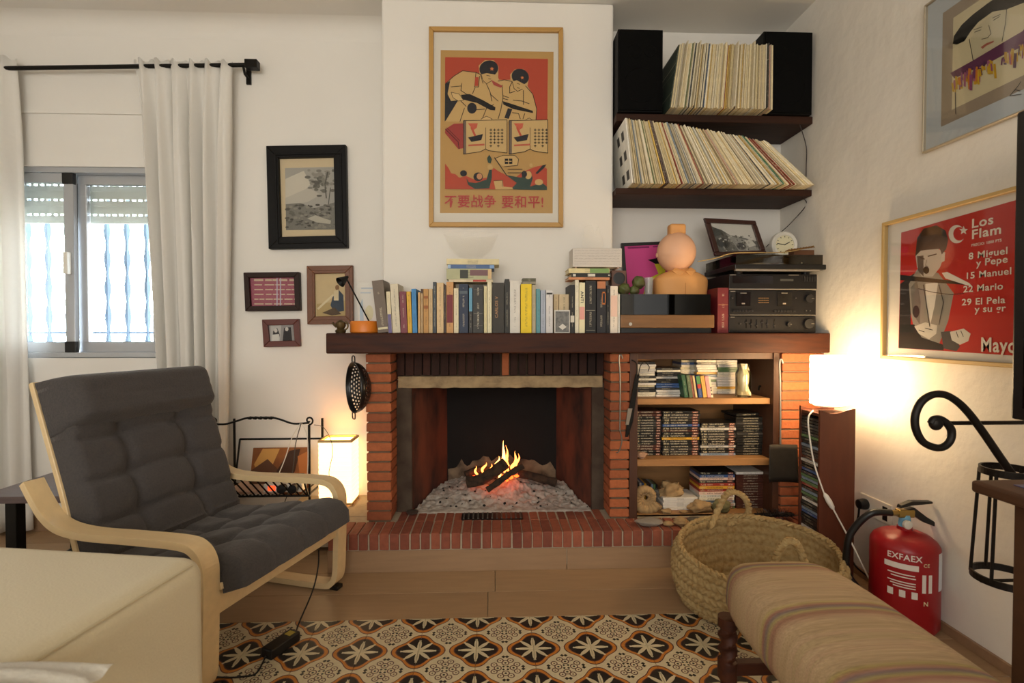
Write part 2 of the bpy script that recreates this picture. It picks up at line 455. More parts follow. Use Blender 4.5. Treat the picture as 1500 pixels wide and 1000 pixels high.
# curtain rod and curtains
rod = thing('curtain_rod', 'black curtain rod with square finial above the window', 'curtain rod', (-2, YB - .07, at(100, 99, YB - .07).z))
p0, p1 = at(-60, 101, YB - .07), at(366, 95, YB - .07)
obj('rod', MB().tube([p0, p1], .011, 10), black_metal, rod, smooth=True)
f0 = at(366, 95, YB - .07); obj('finial', bx(f0.x - .02, f0.x + .045, f0.y - .022, f0.y + .022, f0.z - .022, f0.z + .022), black_metal, rod, bevel=.003)
b0 = at(356, 96, YB - .07); s = MB(); s.box(b0.x - .012, b0.x + .012, YB - .012, YB, b0.z - .07, b0.z + .02); s.tube([(b0.x, YB - .01, b0.z - .04), (b0.x, YB - .05, b0.z - .035), (b0.x, YB - .07, b0.z)], .007, 8)
obj('bracket', s, black_metal, rod)
cur_m = mat('cream_curtain', '#f8f5ee', .9, var=.03, scale=60, sheen=.2)
cnt = cur_m.node_tree; cb = cnt.nodes['Principled BSDF']
tl = cnt.nodes.new('ShaderNodeBsdfTranslucent'); tl.inputs[0].default_value = lin('#f6f4f0'); mx = cnt.nodes.new('ShaderNodeMixShader'); mx.inputs[0].default_value = .3
cnt.links.new(cb.outputs[0], mx.inputs[1]); cnt.links.new(tl.outputs[0], mx.inputs[2]); cnt.links.new(mx.outputs[0], cnt.nodes['Material Output'].inputs[0])
def curtain(xa0, xb0, xa1, xb1, label, waves, ph):
    zt = at(200, 88, YB - .07).z; zb = .02
    def fn(u, v):
        a = xa0 + (xa1 - xa0) * (v ** .6); b = xb0 + (xb1 - xb0) * (v ** .6)
        x = a + (b - a) * u; w = math.sin(u * waves * 6.283 + ph + .6 * math.sin(v * 3)) + .35 * math.sin(u * waves * 2.3 * 6.283 + 1)
        pinch = .35 + .65 * min(1, v * 6)
        return (x + .006 * math.sin(w * 2 + v * 4), YB - .07 + .032 * w * pinch, zt + (zb - zt) * v + (.01 * math.sin(u * waves * 12.6) if v == 0 else 0))
    s = MB(); s.grid(fn, 90, 30); n = len(s.v)
    o = obj('curtain', s, cur_m, smooth=True, ang=80)
    md = o.modifiers.new('thickness', 'SOLIDIFY'); md.thickness = .003
    tag(o, label, 'curtain', 'window curtains')
ca, cb_ = at(195, 300, YB - .07).x, at(342, 300, YB - .07).x
curtain(ca, cb_, at(232, 500, YB - .07).x, at(330, 500, YB - .07).x, 'cream curtain right of the window, behind the armchair', 6, .4)
curtain(at(-150, 300, YB - .07).x, at(24, 300, YB - .07).x, at(-140, 300, YB - .07).x, at(34, 300, YB - .07).x, 'cream curtain left of the window at the photo edge', 6, 1.4)
sw = thing('strap_winder', 'white shutter strap winder plate on the wall beside the curtain', 'strap winder', at(327, 585, YB))
a, b = at(319, 533, YB), at(334, 586, YB)
obj('plate', bx(a.x, b.x, YB - .012, YB, b.z, a.z), white_plastic, sw, bevel=.003)
obj('slot', bx(a.x + .018, b.x - .018, YB - .0135, YB - .011, b.z + .035, a.z - .02), mat('dark_slot', '#4a4a4c', .6), sw)

# ------------------------------------------------------------------ fireplace
brick_m = mat('red_brick', '#ab6038', .85, rvar=True, c2='#8a4a2c', var=.3, scale=45, bump=.35)
hb_m = mat('hearth_brick', '#94523a', .8, rvar=True, c2='#70392b', var=.35, scale=40, bump=.35)
soot_m = mat('sooty_brick', '#3a1e14', .9, rvar=True, c2='#22120d', var=.3, scale=40, bump=.3)
mortar = mat('grey_mortar', '#6e5d49', .95, var=.25, scale=50, bump=.3)
pmortar = mat('pale_mortar', '#a99c86', .95, var=.2, scale=50, bump=.3)
fp = thing('fireplace', 'red brick fireplace with dark wooden mantel beam and burning logs', 'fireplace', (0, YP, 0))
def P(px, Y): return at(px, 600, Y).x
def brick(parent, x0, x1, y0, y1, z0, z1, m, jit=.002):
    j = lambda: rnd.uniform(-jit, jit)
    s = MB().box(x0 + j(), x1 + j(), y0 + j(), y1, z0 + j() * .4, z1 + j() * .4)
    for v in s.v: v += Vector((j() * .5, j() * .5, j() * .5))
    return obj('brick', s, m, parent, bevel=.0025, seg=1)
mx0, mx1 = at(477, 488, YM).x, XR - .006
mo = obj('mantel_beam', bx(mx0, mx1, YM, YB, MZ0, MZ1), dark_wood, fp, bevel=.006)
NC = 17; ch = (MZ0 - HZ) / NC
for (x0, x1, y1) in ((P(536.5, YP), P(573, YP), 2.66), (P(893.5, YP), P(922, YP), 2.66), (P(1145, YP), XR - .004, YB)):
    pl = obj('pillar', bx(x0 + .008, x1 - .008, YP + .008, y1, HZ - .01, MZ0), mortar, fp)
    for k in range(NC):
        brick(pl, x0, x1, YP, y1 + .002, HZ + k * ch + .004, HZ + (k + 1) * ch - .004, brick_m)
# soldier course over the opening
xo0, xo1 = P(573, YP), P(893.5, YP)
ov = obj('lintel_bricks_bed', bx(xo0 - .03, xo1 + .03, 2.645, 2.70, zt_l - .02 if False else at(700, 551, 2.61).z, MZ0), mortar, fp)
nb = 24; bw = (xo1 - xo0) / nb
for k in range(nb):
    brick(ov, xo0 + k * bw + .003, xo0 + (k + 1) * bw - .003, 2.60, 2.64, at(700, 549.5, 2.6).z, MZ0 - .004, soot_m if k != 12 else brick_m)
zc1, zc0 = at(700, 551, 2.6).z, at(700, 567.5, 2.6).z
cs = MB(); 
cs.grid(lambda u, v: (xo0 + .01 + (xo1 - xo0 - .02) * u, 2.595 + .004 * mnoise.noise(Vector((u * 30, v * 9, 0))), zc0 + (zc1 - zc0) * v + .004 * mnoise.noise(Vector((u * 20, v, 3)))), 60, 6)
cs.box(xo0 + .01, xo1 - .01, 2.603, 2.66, zc0 + .003, zc1)
obj('lintel', cs, mat('worn_concrete', '#b39a74', .9, var=.3, scale=18, bump=.4, c2='#7d6a50'), fp)
# firebox
zf = HZ
zt = zc0
xi0, xi1 = at(603, 600, 2.61).x, at(867, 600, 2.61).x
xb0, xb1 = at(655, 600, 3.02).x, at(815, 600, 3.02).x
rust = mat('rusty_soot_plate', '#7c4029', .85, var=.4, scale=7, stretch=(1, 1, .5), bump=.3, c2='#2a1a14')
soot = mat('black_soot', '#0f0d0c', .95, var=.3, scale=9, bump=.3)
jam = mat('sooty_render', '#55483b', .95, var=.35, scale=12, bump=.35, c2='#3a2c22')
for (a, b, xs) in ((xo0, xi0, xb0), (xi1, xo1, xb1)):
    obj('jamb', bx(a, b, 2.605, 2.64, zf - .01, zt + .02), jam, fp)
for xf, xb in ((xi0, xb0), (xi1, xb1)):
    d = .02 if xf > 0 else -.02
    obj('side_plate', MB().prism([(xf, 2.63, zf - .02), (xb, 3.02, zf - .02), (xb + d, 3.04, zf - .02), (xf + d, 2.63, zf - .02)], (0, 0, zt - zf + .04)), rust, fp)
obj('back_plate', bx(xb0 - .02, xb1 + .02, 3.02, 3.05, zf - .02, zt + .04), soot, fp)
cr0 = [(xb0 + .005 + (xb1 - xb0 - .01) * i / 40, 3.019, HZ + .07 + .10 * math.sin(math.pi * (.1 + .8 * i / 40)) + .05 * mnoise.noise(Vector((i * .33, 2, 0))) + .025 * mnoise.noise(Vector((i * .9, 5, 0)))) for i in range(41)]
obj('ash_crust', MB().prism([(xb0 + .005, 3.019, HZ), (xb1 - .005, 3.019, HZ)] + cr0[::-1], (0, -.004, 0)), mat('ash_crust', '#8c7a62', .95, var=.4, scale=16, bump=.4, c2='#3c332a'), fp)
s = MB().box(xo0, xo1, 2.66, 3.05, zt + .10, zt + .12); obj('smoke_hood', s, soot, fp)
# hearth
hx0, hx1 = -.745, XR - .004
he = obj('hearth', MB().box(hx0 + .004, hx1 - .004, YH + .006, 2.66, .02, HZ - .006).box(-1.06, -.6, 2.55, YB - .001, .02, HZ - .004).box(xo0, xo1, 2.6, 3.05, .02, HZ - .008).box(.6, 1.33, 2.5, 2.7, .02, HZ - .006), pmortar, fp)
zb = at(700, 803.5, YH).z; pit = .0462; k = 0; x = hx0
while x < hx1 - .03:
    brick(he, x + .0032, x + pit - .0032, YH, YH + .153, zb, HZ, hb_m, .0016)
    if xo0 - .01 < x < xo1 - .04: brick(he, x + .0032, x + pit - .0032, YH + .16, YH + .31, zb + .03, HZ - .003, hb_m, .002)
    x += pit
sk_m = mat('plinth_plank', '#98795a', .5, var=.2, scale=5, stretch=(1, 9, 9))
xj = gp(831, 836).x
for a, b in ((hx0, xj - .0015), (xj + .0015, hx1)):
    obj('plinth_board', bx(a, b, YH + .002, YH + .02, 0, zb - .004), sk_m, fp, bevel=.001, seg=1)
# metal grate in the hearth front
a, b = at(676, 758, 2.5).x, at(766, 758, 2.5).x
gt = obj('ash_grate', bx(a, b, 2.475, 2.56, HZ - .004, HZ + .001), black_metal, fp)
n = 13
for k in range(n):
    xx = a + (b - a) * (k + .5) / n; obj('grate_bar', bx(xx - .0035, xx + .0035, 2.48, 2.555, HZ, HZ + .006), mat('ashy_iron', '#5c5750', .8, metal=.3), gt)
# ash bed
def ash(u, v):
    y = 2.57 + .44 * v; t = (y - 2.61) / .41
    xl = xi0 + (xb0 - xi0) * max(0, t) + .01; xr = xi1 + (xb1 - xi1) * max(0, t) - .01
    x = xl + (xr - xl) * u
    h = .125 * math.exp(-((v - .78) / .42) ** 2) * (1 - .75 * abs(u - .5) ** 1.6 * 2) * (.75 + .5 * mnoise.noise(Vector((x * 5, y * 5, 1))))
    h += (.014 * mnoise.noise(Vector((x * 28, y * 28, 0))) + .008 * mnoise.noise(Vector((x * 75, y * 75, 5)))) * min(1, v * 5)
    if v < .02: h = 0
    return (x, y, HZ + max(h, -.001) - (.004 if v < .02 else 0))
s = MB(); s.grid(ash, 150, 90)
tag(obj('ash', s, mat('grey_white_ash', '#c4bcb2', .95, var=.35, scale=26, bump=.5, c2='#857b71', detail=8), fp, smooth=True, ang=180), kind='stuff')
bark = mat('charred_bark', '#4a3524', .95, var=.5, scale=30, stretch=(1, 1, 1), bump=.8, c2='#17110d')
emb = mat('glowing_ember', '#ff5a20', .9, emis=5, ecol='#ff4a18')
fire_m = mat('flame', '#ffb060', .9, emis=5, ecol='#ff8038')
fire_hot = mat('flame_hot', '#ffd9a0', .9, emis=7, ecol='#ff9c4c')
def logm(pts, rad, name='firewood_log', m=bark, seed=0, label=None):
    pts = catmull(pts, 7); s = MB(); N = len(pts); s.tube(pts, [rad * (1 + .12 * mnoise.noise(Vector((i * .3, seed, 0)))) for i in range(N)], 14)
    for v in s.v: v += Vector((mnoise.noise(v * 30), mnoise.noise(v * 30 + Vector((5, 5, 5))), mnoise.noise(v * 30 + Vector((9, 2, 1))))) * rad * .18
    o = obj(name, s, m, smooth=True, ang=60)
    return tag(o, label, 'log', 'logs burning in the fireplace')
logm([at(684, 706, 2.74), at(702, 703, 2.735), at(722, 692, 2.735), at(741, 677, 2.75)], .030, seed=1, label='thick curved log across the front of the fire')
logm([at(714, 717, 2.70), at(734, 703, 2.70), at(752, 690, 2.715), at(766, 682, 2.73)], .0165, seed=2, label='thin charred log crossing in front of the thick one')
logm([at(759, 693, 2.80), at(790, 700, 2.79), at(815, 707, 2.78)], .023, seed=3, label='brown log lying on ash at right of the fire')
logm([at(682, 696, 2.80), at(700, 688, 2.82), at(722, 690, 2.83)], .02, seed=4, label='short log at the back left of the fire')
def flame(px, py0, py1, Y, w, lean=0, m=fire_m):
    b = at(px, py0, Y); tpt = at(px + lean, py1, Y); H = tpt.z - b.z; s = MB(); pts = []; rs = []
    for i in range(11):
        t = i / 10; pts.append((b.x + (tpt.x - b.x) * t + .006 * math.sin(t * 7 + px), Y, b.z + H * t)); rs.append(max(.0004, w * math.sin(math.pi * min(1, .18 + .82 * t)) ** 1.2 * (1 - .25 * t)))
    s.tube(pts, rs, 8); return s
fm = thing('flame', 'orange flames rising between the burning logs', 'flames', at(735, 700, 2.76))
for a in ((733, 700, 645, 2.765, .012, 6), (744, 690, 652, 2.77, .009, -3), (752, 688, 660, 2.765, .009, 4), (757, 685, 664, 2.75, .007, 3), (725, 690, 668, 2.77, .010, 6),
          (713, 697, 679, 2.77, .009, 8), (699, 697, 682, 2.765, .007, -3), (706, 692, 677, 2.785, .008, 6), (740, 692, 672, 2.745, .008, 6), (748, 694, 676, 2.74, .007, 4)):
    obj('flame_tongue', flame(*a, m=None), fire_hot if a[4] > .0095 else fire_m, fm, smooth=True)
for (x, y, Y, r) in ((718, 712, 2.72, .013), (728, 707, 2.72, .010), (748, 699, 2.76, .016), (757, 697, 2.77, .013), (742, 703, 2.76, .012), (705, 698, 2.775, .012), (695, 697, 2.775, .01), (738, 697, 2.77, .014)):
    c = at(x, y, Y); s = MB(); s.lathe([(0, -r * .6), (r, -.2 * r), (r * .9, .3 * r), (0, .6 * r)], 8, c)
    for v in s.v: v += Vector((mnoise.noise(v * 90), 0, mnoise.noise(v * 90 + Vector((3, 3, 3))))) * r * .5
    tag(obj('ember', s, emb), 'glowing orange ember between the burning logs', 'ember', 'embers under the logs')
coal = mat('black_charcoal', '#121110', .9)
for k in range(46):
    u, v = rnd.random(), rnd.uniform(.08, .75); p = Vector(ash(u, v)); r = rnd.uniform(.003, .009)
    s = MB(); s.lathe([(0, -r * .5), (r, -.3 * r), (r * .8, .5 * r), (0, .7 * r)], 5, p + Vector((0, 0, r * .3)), M=Matrix.Rotation(rnd.random() * 6, 3, 'Z') @ Matrix.Rotation(rnd.random(), 3, 'X'))
    tag(obj('charcoal_lump', s, coal), 'small black charcoal lump lying on the ash', 'charcoal', 'charcoal lumps on the ash')
s = MB(); c = gp(604, 752, HZ); s.lathe([(.0, .0), (.022, .002), (.026, .012), (.018, .014), (0, .009)], 18, c, sx=1.2)
tag(obj('metal_lid', s, mat('tarnished_steel', '#8a8884', .35, metal=.9), smooth=True), 'small shiny metal lid at the left corner of the hearth opening', 'lid')
# ------------------------------------------------------------------ printed spines
def spine_mat(name, rough=.55, mode='book'):
    m = bpy.data.materials.new(name); m.use_nodes = True; nt = m.node_tree; g = G(nt); b = nt.nodes['Principled BSDF']
    b.inputs['Roughness'].default_value = rough
    oi = g.n('ShaderNodeObjectInfo'); base = oi.outputs['Color']
    tc = g.n('ShaderNodeTexCoord'); sp = g.n('ShaderNodeSeparateXYZ'); g.lk(tc.outputs['Generated'], sp.inputs[0])
    gx, gy, gz = sp.outputs
    ge = g.n('ShaderNodeNewGeometry'); tn = g.n('ShaderNodeVectorTransform'); tn.vector_type = 'NORMAL'; tn.convert_from = 'WORLD'; tn.convert_to = 'OBJECT'
    g.lk(ge.outputs['Normal'], tn.inputs[0]); ns = g.n('ShaderNodeSeparateXYZ'); g.lk(tn.outputs[0], ns.inputs[0])
    front = g.m('LESS_THAN', ns.outputs[1], -.5)
    cmb = g.n('ShaderNodeCombineXYZ'); off = g.m('MULTIPLY', oi.outputs['Random'], 37.0)
    bw = g.n('ShaderNodeRGBToBW'); g.lk(base, bw.inputs[0]); dark = g.m('LESS_THAN', bw.outputs[0], .16)
    ink = g.mix(dark, lin('#3b342c'), lin('#d9cfb4'))
    def nz(sc, along, across):
        n = g.n('ShaderNodeTexNoise'); n.inputs['Scale'].default_value = 1; n.inputs['Detail'].default_value = 2
        c = g.n('ShaderNodeCombineXYZ'); g.lk(g.m('MULTIPLY_ADD', across, sc[1], off), c.inputs[0]); g.lk(g.m('MULTIPLY', along, sc[0]), c.inputs[1])
        g.lk(c.outputs[0], n.inputs['Vector']); return n.outputs[0]
    def band(v, lo, hi): return g.m('MULTIPLY', g.m('LESS_THAN', lo, v), g.m('LESS_THAN', v, hi))
    cc = base
    if mode in ('book', 'lp'):
        al, ac = gz, gx
        n1 = nz((95 if mode == 'book' else 120, 5), al, ac); n2 = nz((5, 0.1), al, ac)
        mk = g.m('MULTIPLY', g.m('GREATER_THAN', n1, .5), g.m('GREATER_THAN', n2, .47 if mode == 'book' else .52))
        mk = g.m('MULTIPLY', mk, band(ac, .40, .60)); mk = g.m('MULTIPLY', mk, band(al, .12, .92))
        cc = g.mix(g.m('MULTIPLY', g.m('MULTIPLY', mk, front), .45), cc, ink)
        if mode == 'lp':                                     # worn sleeve edges
            n3 = nz((30, 2), al, ac); cc = g.mix(g.m('MULTIPLY', g.m('GREATER_THAN', n3, .62), .35), cc, lin('#efe4c8'))
    else:                                                    # disc cases lying flat: text along x
        al, ac = gx, gz
        n1 = nz((60, 2), al, ac); n2 = nz((4, .1), al, ac)
        mk = g.m('MULTIPLY', g.m('GREATER_THAN', n1, .48), g.m('GREATER_THAN', n2, .40)); mk = g.m('MULTIPLY', mk, band(ac, .25, .78)); mk = g.m('MULTIPLY', mk, band(al, .22, .68))
        cc = g.mix(g.m('MULTIPLY', g.m('MULTIPLY', mk, front), .55 if mode == 'dvd' else .35), cc, ink)
        if mode == 'dvd':
            e = g.m('MULTIPLY', band(al, .80, .95), band(ac, .15, .85)); cc = g.mix(g.m('MULTIPLY', g.m('MULTIPLY', e, front), .8), cc, lin('#8d4a3a'))
            n4 = nz((40, 1), al, ac); e = g.m('MULTIPLY', g.m('MULTIPLY', band(al, .03, .18), band(ac, .15, .85)), g.m('GREATER_THAN', n4, .5)); cc = g.mix(g.m('MULTIPLY', g.m('MULTIPLY', e, front), .7), cc, lin('#c9bd9a'))
            e = g.m('MULTIPLY', g.m('MULTIPLY', band(al, .82, .94), band(ac, .3, .7)), g.m('GREATER_THAN', n1, .5)); cc = g.mix(g.m('MULTIPLY', g.m('MULTIPLY', e, front), .8), cc, lin('#e6d8c0'))
    n5 = g.n('ShaderNodeTexNoise'); n5.inputs['Scale'].default_value = 25; g.lk(tc.outputs['Object'], n5.inputs['Vector'])
    hv = g.n('ShaderNodeHueSaturation'); g.lk(cc, hv.inputs['Color']); g.lk(g.m('MULTIPLY_ADD', n5.outputs[0], .36, .82), hv.inputs['Value'])
    g.lk(hv.outputs[0], b.inputs['Base Color'])
    return m
BOOK, LPM, CDM, DVDM = spine_mat('book_cover'), spine_mat('record_sleeve', .6, 'lp'), spine_mat('cd_spine', .3, 'cd'), spine_mat('dvd_spine', .3, 'dvd')
PAGES = mat('book_pages', '#e3d8bd', .9, var=.1, scale=80, stretch=(60, 1, 1))

# ------------------------------------------------------------------ wall shelves, speakers, records
SX0, SX1, SYF = brx1 + .002, XR - .002, 2.585
ZU = at(1000, 167.5, SYF).z; ZL = at(1000, 276, SYF).z
for z, t, lab in ((ZU, .037, 'upper dark wooden shelf holding the two speakers and a row of records'), (ZL, .031, 'lower dark wooden shelf holding a long leaning row of records')):
    tag(obj('wall_shelf', bx(SX0, SX1, SYF, YB - .001, z - t, z), shelf_wood, bevel=.002, seg=1), lab, 'shelf', 'wall shelves in the alcove')
spk = mat('black_speaker_vinyl', '#080808', .6, spec=.15, var=.2, scale=60); grille = mat('black_speaker_cloth', '#0b0b0b', .9, spec=.1); ringm = mat('speaker_ring', '#0d0d0d', .8, spec=.1)
def speaker(x0, x1, z0, z1, label):
    t = thing('speaker', label, 'speaker', ((x0 + x1) / 2, 2.70, z0), group='black bookshelf speakers')
    obj('cabinet', bx(x0, x1, 2.565, 2.80, z0, z1), spk, t, bevel=.003)
    obj('grille', bx(x0 + .006, x1 - .006, 2.556, 2.566, z0 + .006, z1 - .006), grille, t, bevel=.003)
    w, h = x1 - x0, z1 - z0
    for cx, cz, r in ((.36, .73, .034), (.70, .73, .028), (.5, .32, .085)):
        pts = [(x0 + w * cx + r * math.cos(a), 2.5565, z0 + h * cz + r * math.sin(a)) for a in [2 * math.pi * i / 28 for i in range(28)]]
        obj('driver_ring', MB().tube(pts, .0028, 6, closed=True), ringm, t, smooth=True)
speaker(SX0 + .002, at(971.5, 100, 2.56).x, ZU, at(930, 42, 2.56).z, 'black speaker at left end of the upper shelf')
speaker(at(1119, 100, 2.56).x, XR - .02, ZU, at(1150, 45.5, 2.56).z, 'black speaker at right end of the upper shelf')
LPC = ['#e0d6b8', '#d9cba4', '#cfc4a6', '#e6ddc4', '#c9b98c', '#b8a98a', '#d8c79c', '#bfb59d', '#e2d3ab', '#a99f88', '#3a3936', '#8c3f2c', '#c06a38', '#44566b', '#6e7a52', '#b79b5c', '#5b4a42', '#d3b25e', '#7d8a95', '#c9a08a', '#d2d2c8', '#262a38']
LPN = {'#3a3936': 'charcoal', '#8c3f2c': 'rust red', '#c06a38': 'orange', '#44566b': 'slate blue', '#6e7a52': 'olive green', '#b79b5c': 'mustard', '#5b4a42': 'brown', '#d3b25e': 'yellow', '#7d8a95': 'blue grey', '#c9a08a': 'pinkish', '#262a38': 'navy', '#a99f88': 'grey beige', '#b8a98a': 'tan', '#d2d2c8': 'off white', '#2f6a4c': 'green', '#e9e6dc': 'white', '#2c3a30': 'dark green'}
LPW = [3, 3, 3, 3, 2, 2, 3, 2, 3, 1.5, .8, .6, .6, .6, .4, .8, .6, .5, .6, .6, 1, .6]
lpr = random.Random(11)
def lp_mesh(t, h=.315):
    return mesh('record_sleeve', MB().box(0, t, 0, .315, 0, h), LPM, bevel=.0006, seg=1)
LPMESH = [lp_mesh(t, h) for t, h in ((.0042, .315), (.0055, .314), (.0066, .316), (.0048, .311))]; LPT = [.0042, .0055, .0066, .0048]
def put_lp(x, z, ang, yoff, k, c, label, group):
    o = link('record_sleeve', LPMESH[k], None, (x, 2.507 + yoff, z), (0, ang, 0), c)
    return tag(o, label, 'record', group)
xa, xb = at(981, 158, 2.507).x, at(1132, 158, 2.507).x
x = xa; i = 0
while x < xb:
    u = (x - xa) / (xb - xa); k = lpr.randrange(4); th = R(8.2 * (1 - u) ** 1.0); c = lpr.choices(LPC, LPW)[0]
    if i == 0: c = '#2c3a30'
    i += 1; dz = LPT[k] * math.sin(th)
    put_lp(x, ZU + .0006 + dz, th, lpr.uniform(-.010, .008) - (.02 if lpr.random() < .06 else 0), k, c,
           '%s record sleeve, %s from the left in the upper shelf row' % (LPN.get(c, 'cream'), ordw(i)), 'records on the upper shelf')
    x += LPT[k] / math.cos(th) + .0006 + .315 * R(8.2) * LPT[k] / (xb - xa)
xa, xb = at(925, 268, 2.507).x, XR - .03
x = xa; i = 0
while x < xb:
    u = (x - xa) / (xb - xa); k = lpr.randrange(4); th = -R(6.5 + 43 * u ** .92); c = lpr.choices(LPC, LPW)[0]
    if i == 0: c = '#e9e6dc'; k = 2
    if abs(u - .82) < .006: c = '#2f6a4c'
    i += 1
    put_lp(x, ZL + .0006, th, lpr.uniform(-.012, .006), k, c, '%s record sleeve, %s from the left in the lower leaning row' % (LPN.get(c, 'cream'), ordw(i)), 'records on the lower shelf')
    x += (LPT[k] / math.cos(th) + .0003) / (1 - .315 * math.cos(th) * R(43) * .92 * max(u, .02) ** -.08 / (xb - xa))
    if i == 1:                                              # printed pictures on the front sleeve's cover
        o = col.objects[-1]; a = MB()
        for r_ in range(3):
            for c_ in range(2):
                a.box(-.0005, -.0001, .03 + c_ * .085 + r_ * .01, .075 + c_ * .085 + r_ * .01, .03 + r_ * .1, .075 + r_ * .1)
        p = link('cover_print', mesh('cover_print', a, mat('ink_dark', '#3d3a36', .7)), o)
# ------------------------------------------------------------------ books on the mantel
def book(px0, px1, ptop, c, name, lean=0, Y=2.455, depth=.155, deco=None, pbot=487, label=None):
    x0, x1 = at(px0, 480, Y).x, at(px1, 480, Y).x; w = max(.004, x1 - x0 - .0012); h = at(px0, ptop, Y).z - MZ1
    s = MB(); t = min(.0025, w * .2)
    s.box(0, t, 0, depth, 0, h); s.box(w - t, w, 0, depth, 0, h); s.box(t, w - t, 0, t * 1.2, 0, h)
    o = link('book', mesh('book', s, mat('plain_cover', '#ffffff', .6, objcol=True) if 'CARLOS V' in name and 'titled' in name or 'lettered ANTI' in name else BOOK), None, (x0, Y, MZ1 + .0005), (0, R(lean), 0), c)
    link('pages', mesh('pages', MB().box(t, w - t, t * 1.2, depth - .003, .002, h - .003), PAGES), o)
    for (z0, z1, hc) in deco or []:
        link('spine_label', mesh('spine_label', MB().box(w * .06, w * .94, -.0006, 0.0004, h * z0, h * z1), mat('label_' + hc.strip('#'), hc, .6)), o)
    tag(o, label or (name + ' standing on the mantel'), 'book', 'books on the mantel')
    return o, w, h
BK = [(553.7, 570.3, 411, '#6f6154', 'thick grey brown book leaning at the left end of the row', -6.5, [(.06, .10, '#d8cfae')]),
 (569, 575, 427, '#dccfae', 'slim cream book with purple foot beside the thick grey brown one', -3, [(0, .45, '#6e6590')]),
 (575.5, 587, 416, '#d5cbb3', 'cream paperback leaning against the maroon book', -3, None),
 (587.5, 597, 427, '#7d3a45', 'maroon book with pale lettering', -2.0, None),
 (597.5, 604, 427, '#d9a92f', 'yellow book between maroon and blue books', -1.8, None),
 (604.5, 611.5, 423, '#3d86c0', 'bright blue book beside the slim yellow one', -1.5, None),
 (612.5, 616, 428, '#d0a56a', 'very thin tan booklet right of the bright blue book', 0, None),
 (616.5, 620, 423, '#b99a6e', 'thin tan book left of the orange tan one', 0, [(.9, 1, '#4a3226')]),
 (620.5, 628, 423, '#c08f4e', 'orange tan book with worn spine', 0, [(.55, .62, '#9c5b2a'), (.78, .84, '#9c5b2a')]),
 (628.3, 634, 423, '#cdb083', 'pale tan book left of the slate book', 0, None),
 (634.4, 639.5, 413, '#3e454c', 'tall thin slate book left of a cream worn one', 0, None),
 (640, 650, 414, '#d9bb8d', 'tall cream orange worn paperback next to the slate book', 0, None),
 (650.4, 653.6, 418, '#3f2d22', 'thin dark brown book beside the tan one with maroon label', 0, None),
 (654, 664.5, 413, '#cd9a60', 'tan book with a large maroon spine label', 0, [(.2, .75, '#7b2f33')]),
 (665, 672, 422, '#e2d6b4', 'cream book left of the navy volume', 0, None),
 (672.5, 686, 416, '#202d47', 'thick navy volume under the flat pile', 0, [(.80, .86, '#55616b')]),
 (687, 692.5, 422, '#2b2a2a', 'narrow book half light blue half dark', 0, [(.48, 1, '#68a3c0')]),
 (693, 708, 417, '#33322f', 'charcoal volume with a column of white dots', 0, [(.40, .41, '#8a8578'), (.15, .155, '#8a8578'), (.9, .905, '#8a8578')]),
 (709, 713.6, 419, '#d8cda0', 'thin cream book right of the charcoal dotted volume', 0, None),
 (714, 720.5, 413, '#e4dcb8', 'taller cream book left of the CARLOS V volume', 0, None),
 (721.5, 738.7, 414, '#38352f', 'thick charcoal book titled CARLOS V', 0, None),
 (739.5, 746.5, 408.7, '#26251f', 'tall black book between CARLOS V and the white book', 0, None),
 (747, 762, 411, '#dedad0', 'wide white book left of the yellow one', 0, None),
 (763, 779, 416, '#f0cf12', 'wide bright yellow book', 0, None),
 (779.5, 785, 417, '#b4a98c', 'thin speckled book right of the bright yellow one', 0, None),
 (785.5, 791.5, 423, '#5f9aa4', 'teal book left of the pale blue one', 0, None),
 (792, 799.5, 425, '#a9b2c2', 'pale blue grey book beside the teal one', 0, None),
 (800, 810, 425, '#dcd9d6', 'white book with small dark mark near its top', 0, [(.9, .94, '#33312e')]),
 (811, 818.5, 431, '#d6bd92', 'short tan book behind the photo booklet, left one', 0, None),
 (819, 834, 431, '#dcc59c', 'short tan book behind the photo booklet, right one', 0, None),
 (835.3, 842, 417, '#1c1b1a', 'thin black book left of the ANTI book', 0, [(.22, .36, '#d8d4c6')]),
 (842.4, 848, 410, '#e6dfc6', 'thin tall cream book left of the ANTI book', 0, None),
 (848.4, 857, 414, '#eee6bf', 'cream book lettered ANTI', 0, [(.27, .52, '#e7a79b')]),
 (857.4, 873, 411, '#151413', 'wide black book right of the ANTI book', 0, [(.43, .436, '#b9b4a0'), (.05, .055, '#b9b4a0')]),
 (874, 888, 412, '#1b1a20', 'black book with orange square frame on its spine', 0, [(.86, 1, '#c07c52')]),
 (888.4, 893.5, 418, '#171616', 'thin black book left of the last white one', 0, None),
 (894, 905, 419, '#efe3d2', 'white book at the right end of the row', 0, [(.35, .8, '#efcbb8')]),
 (905.3, 908.3, 431, '#e3dfd2', 'very thin white booklet touching the brown record player', 0, None)]
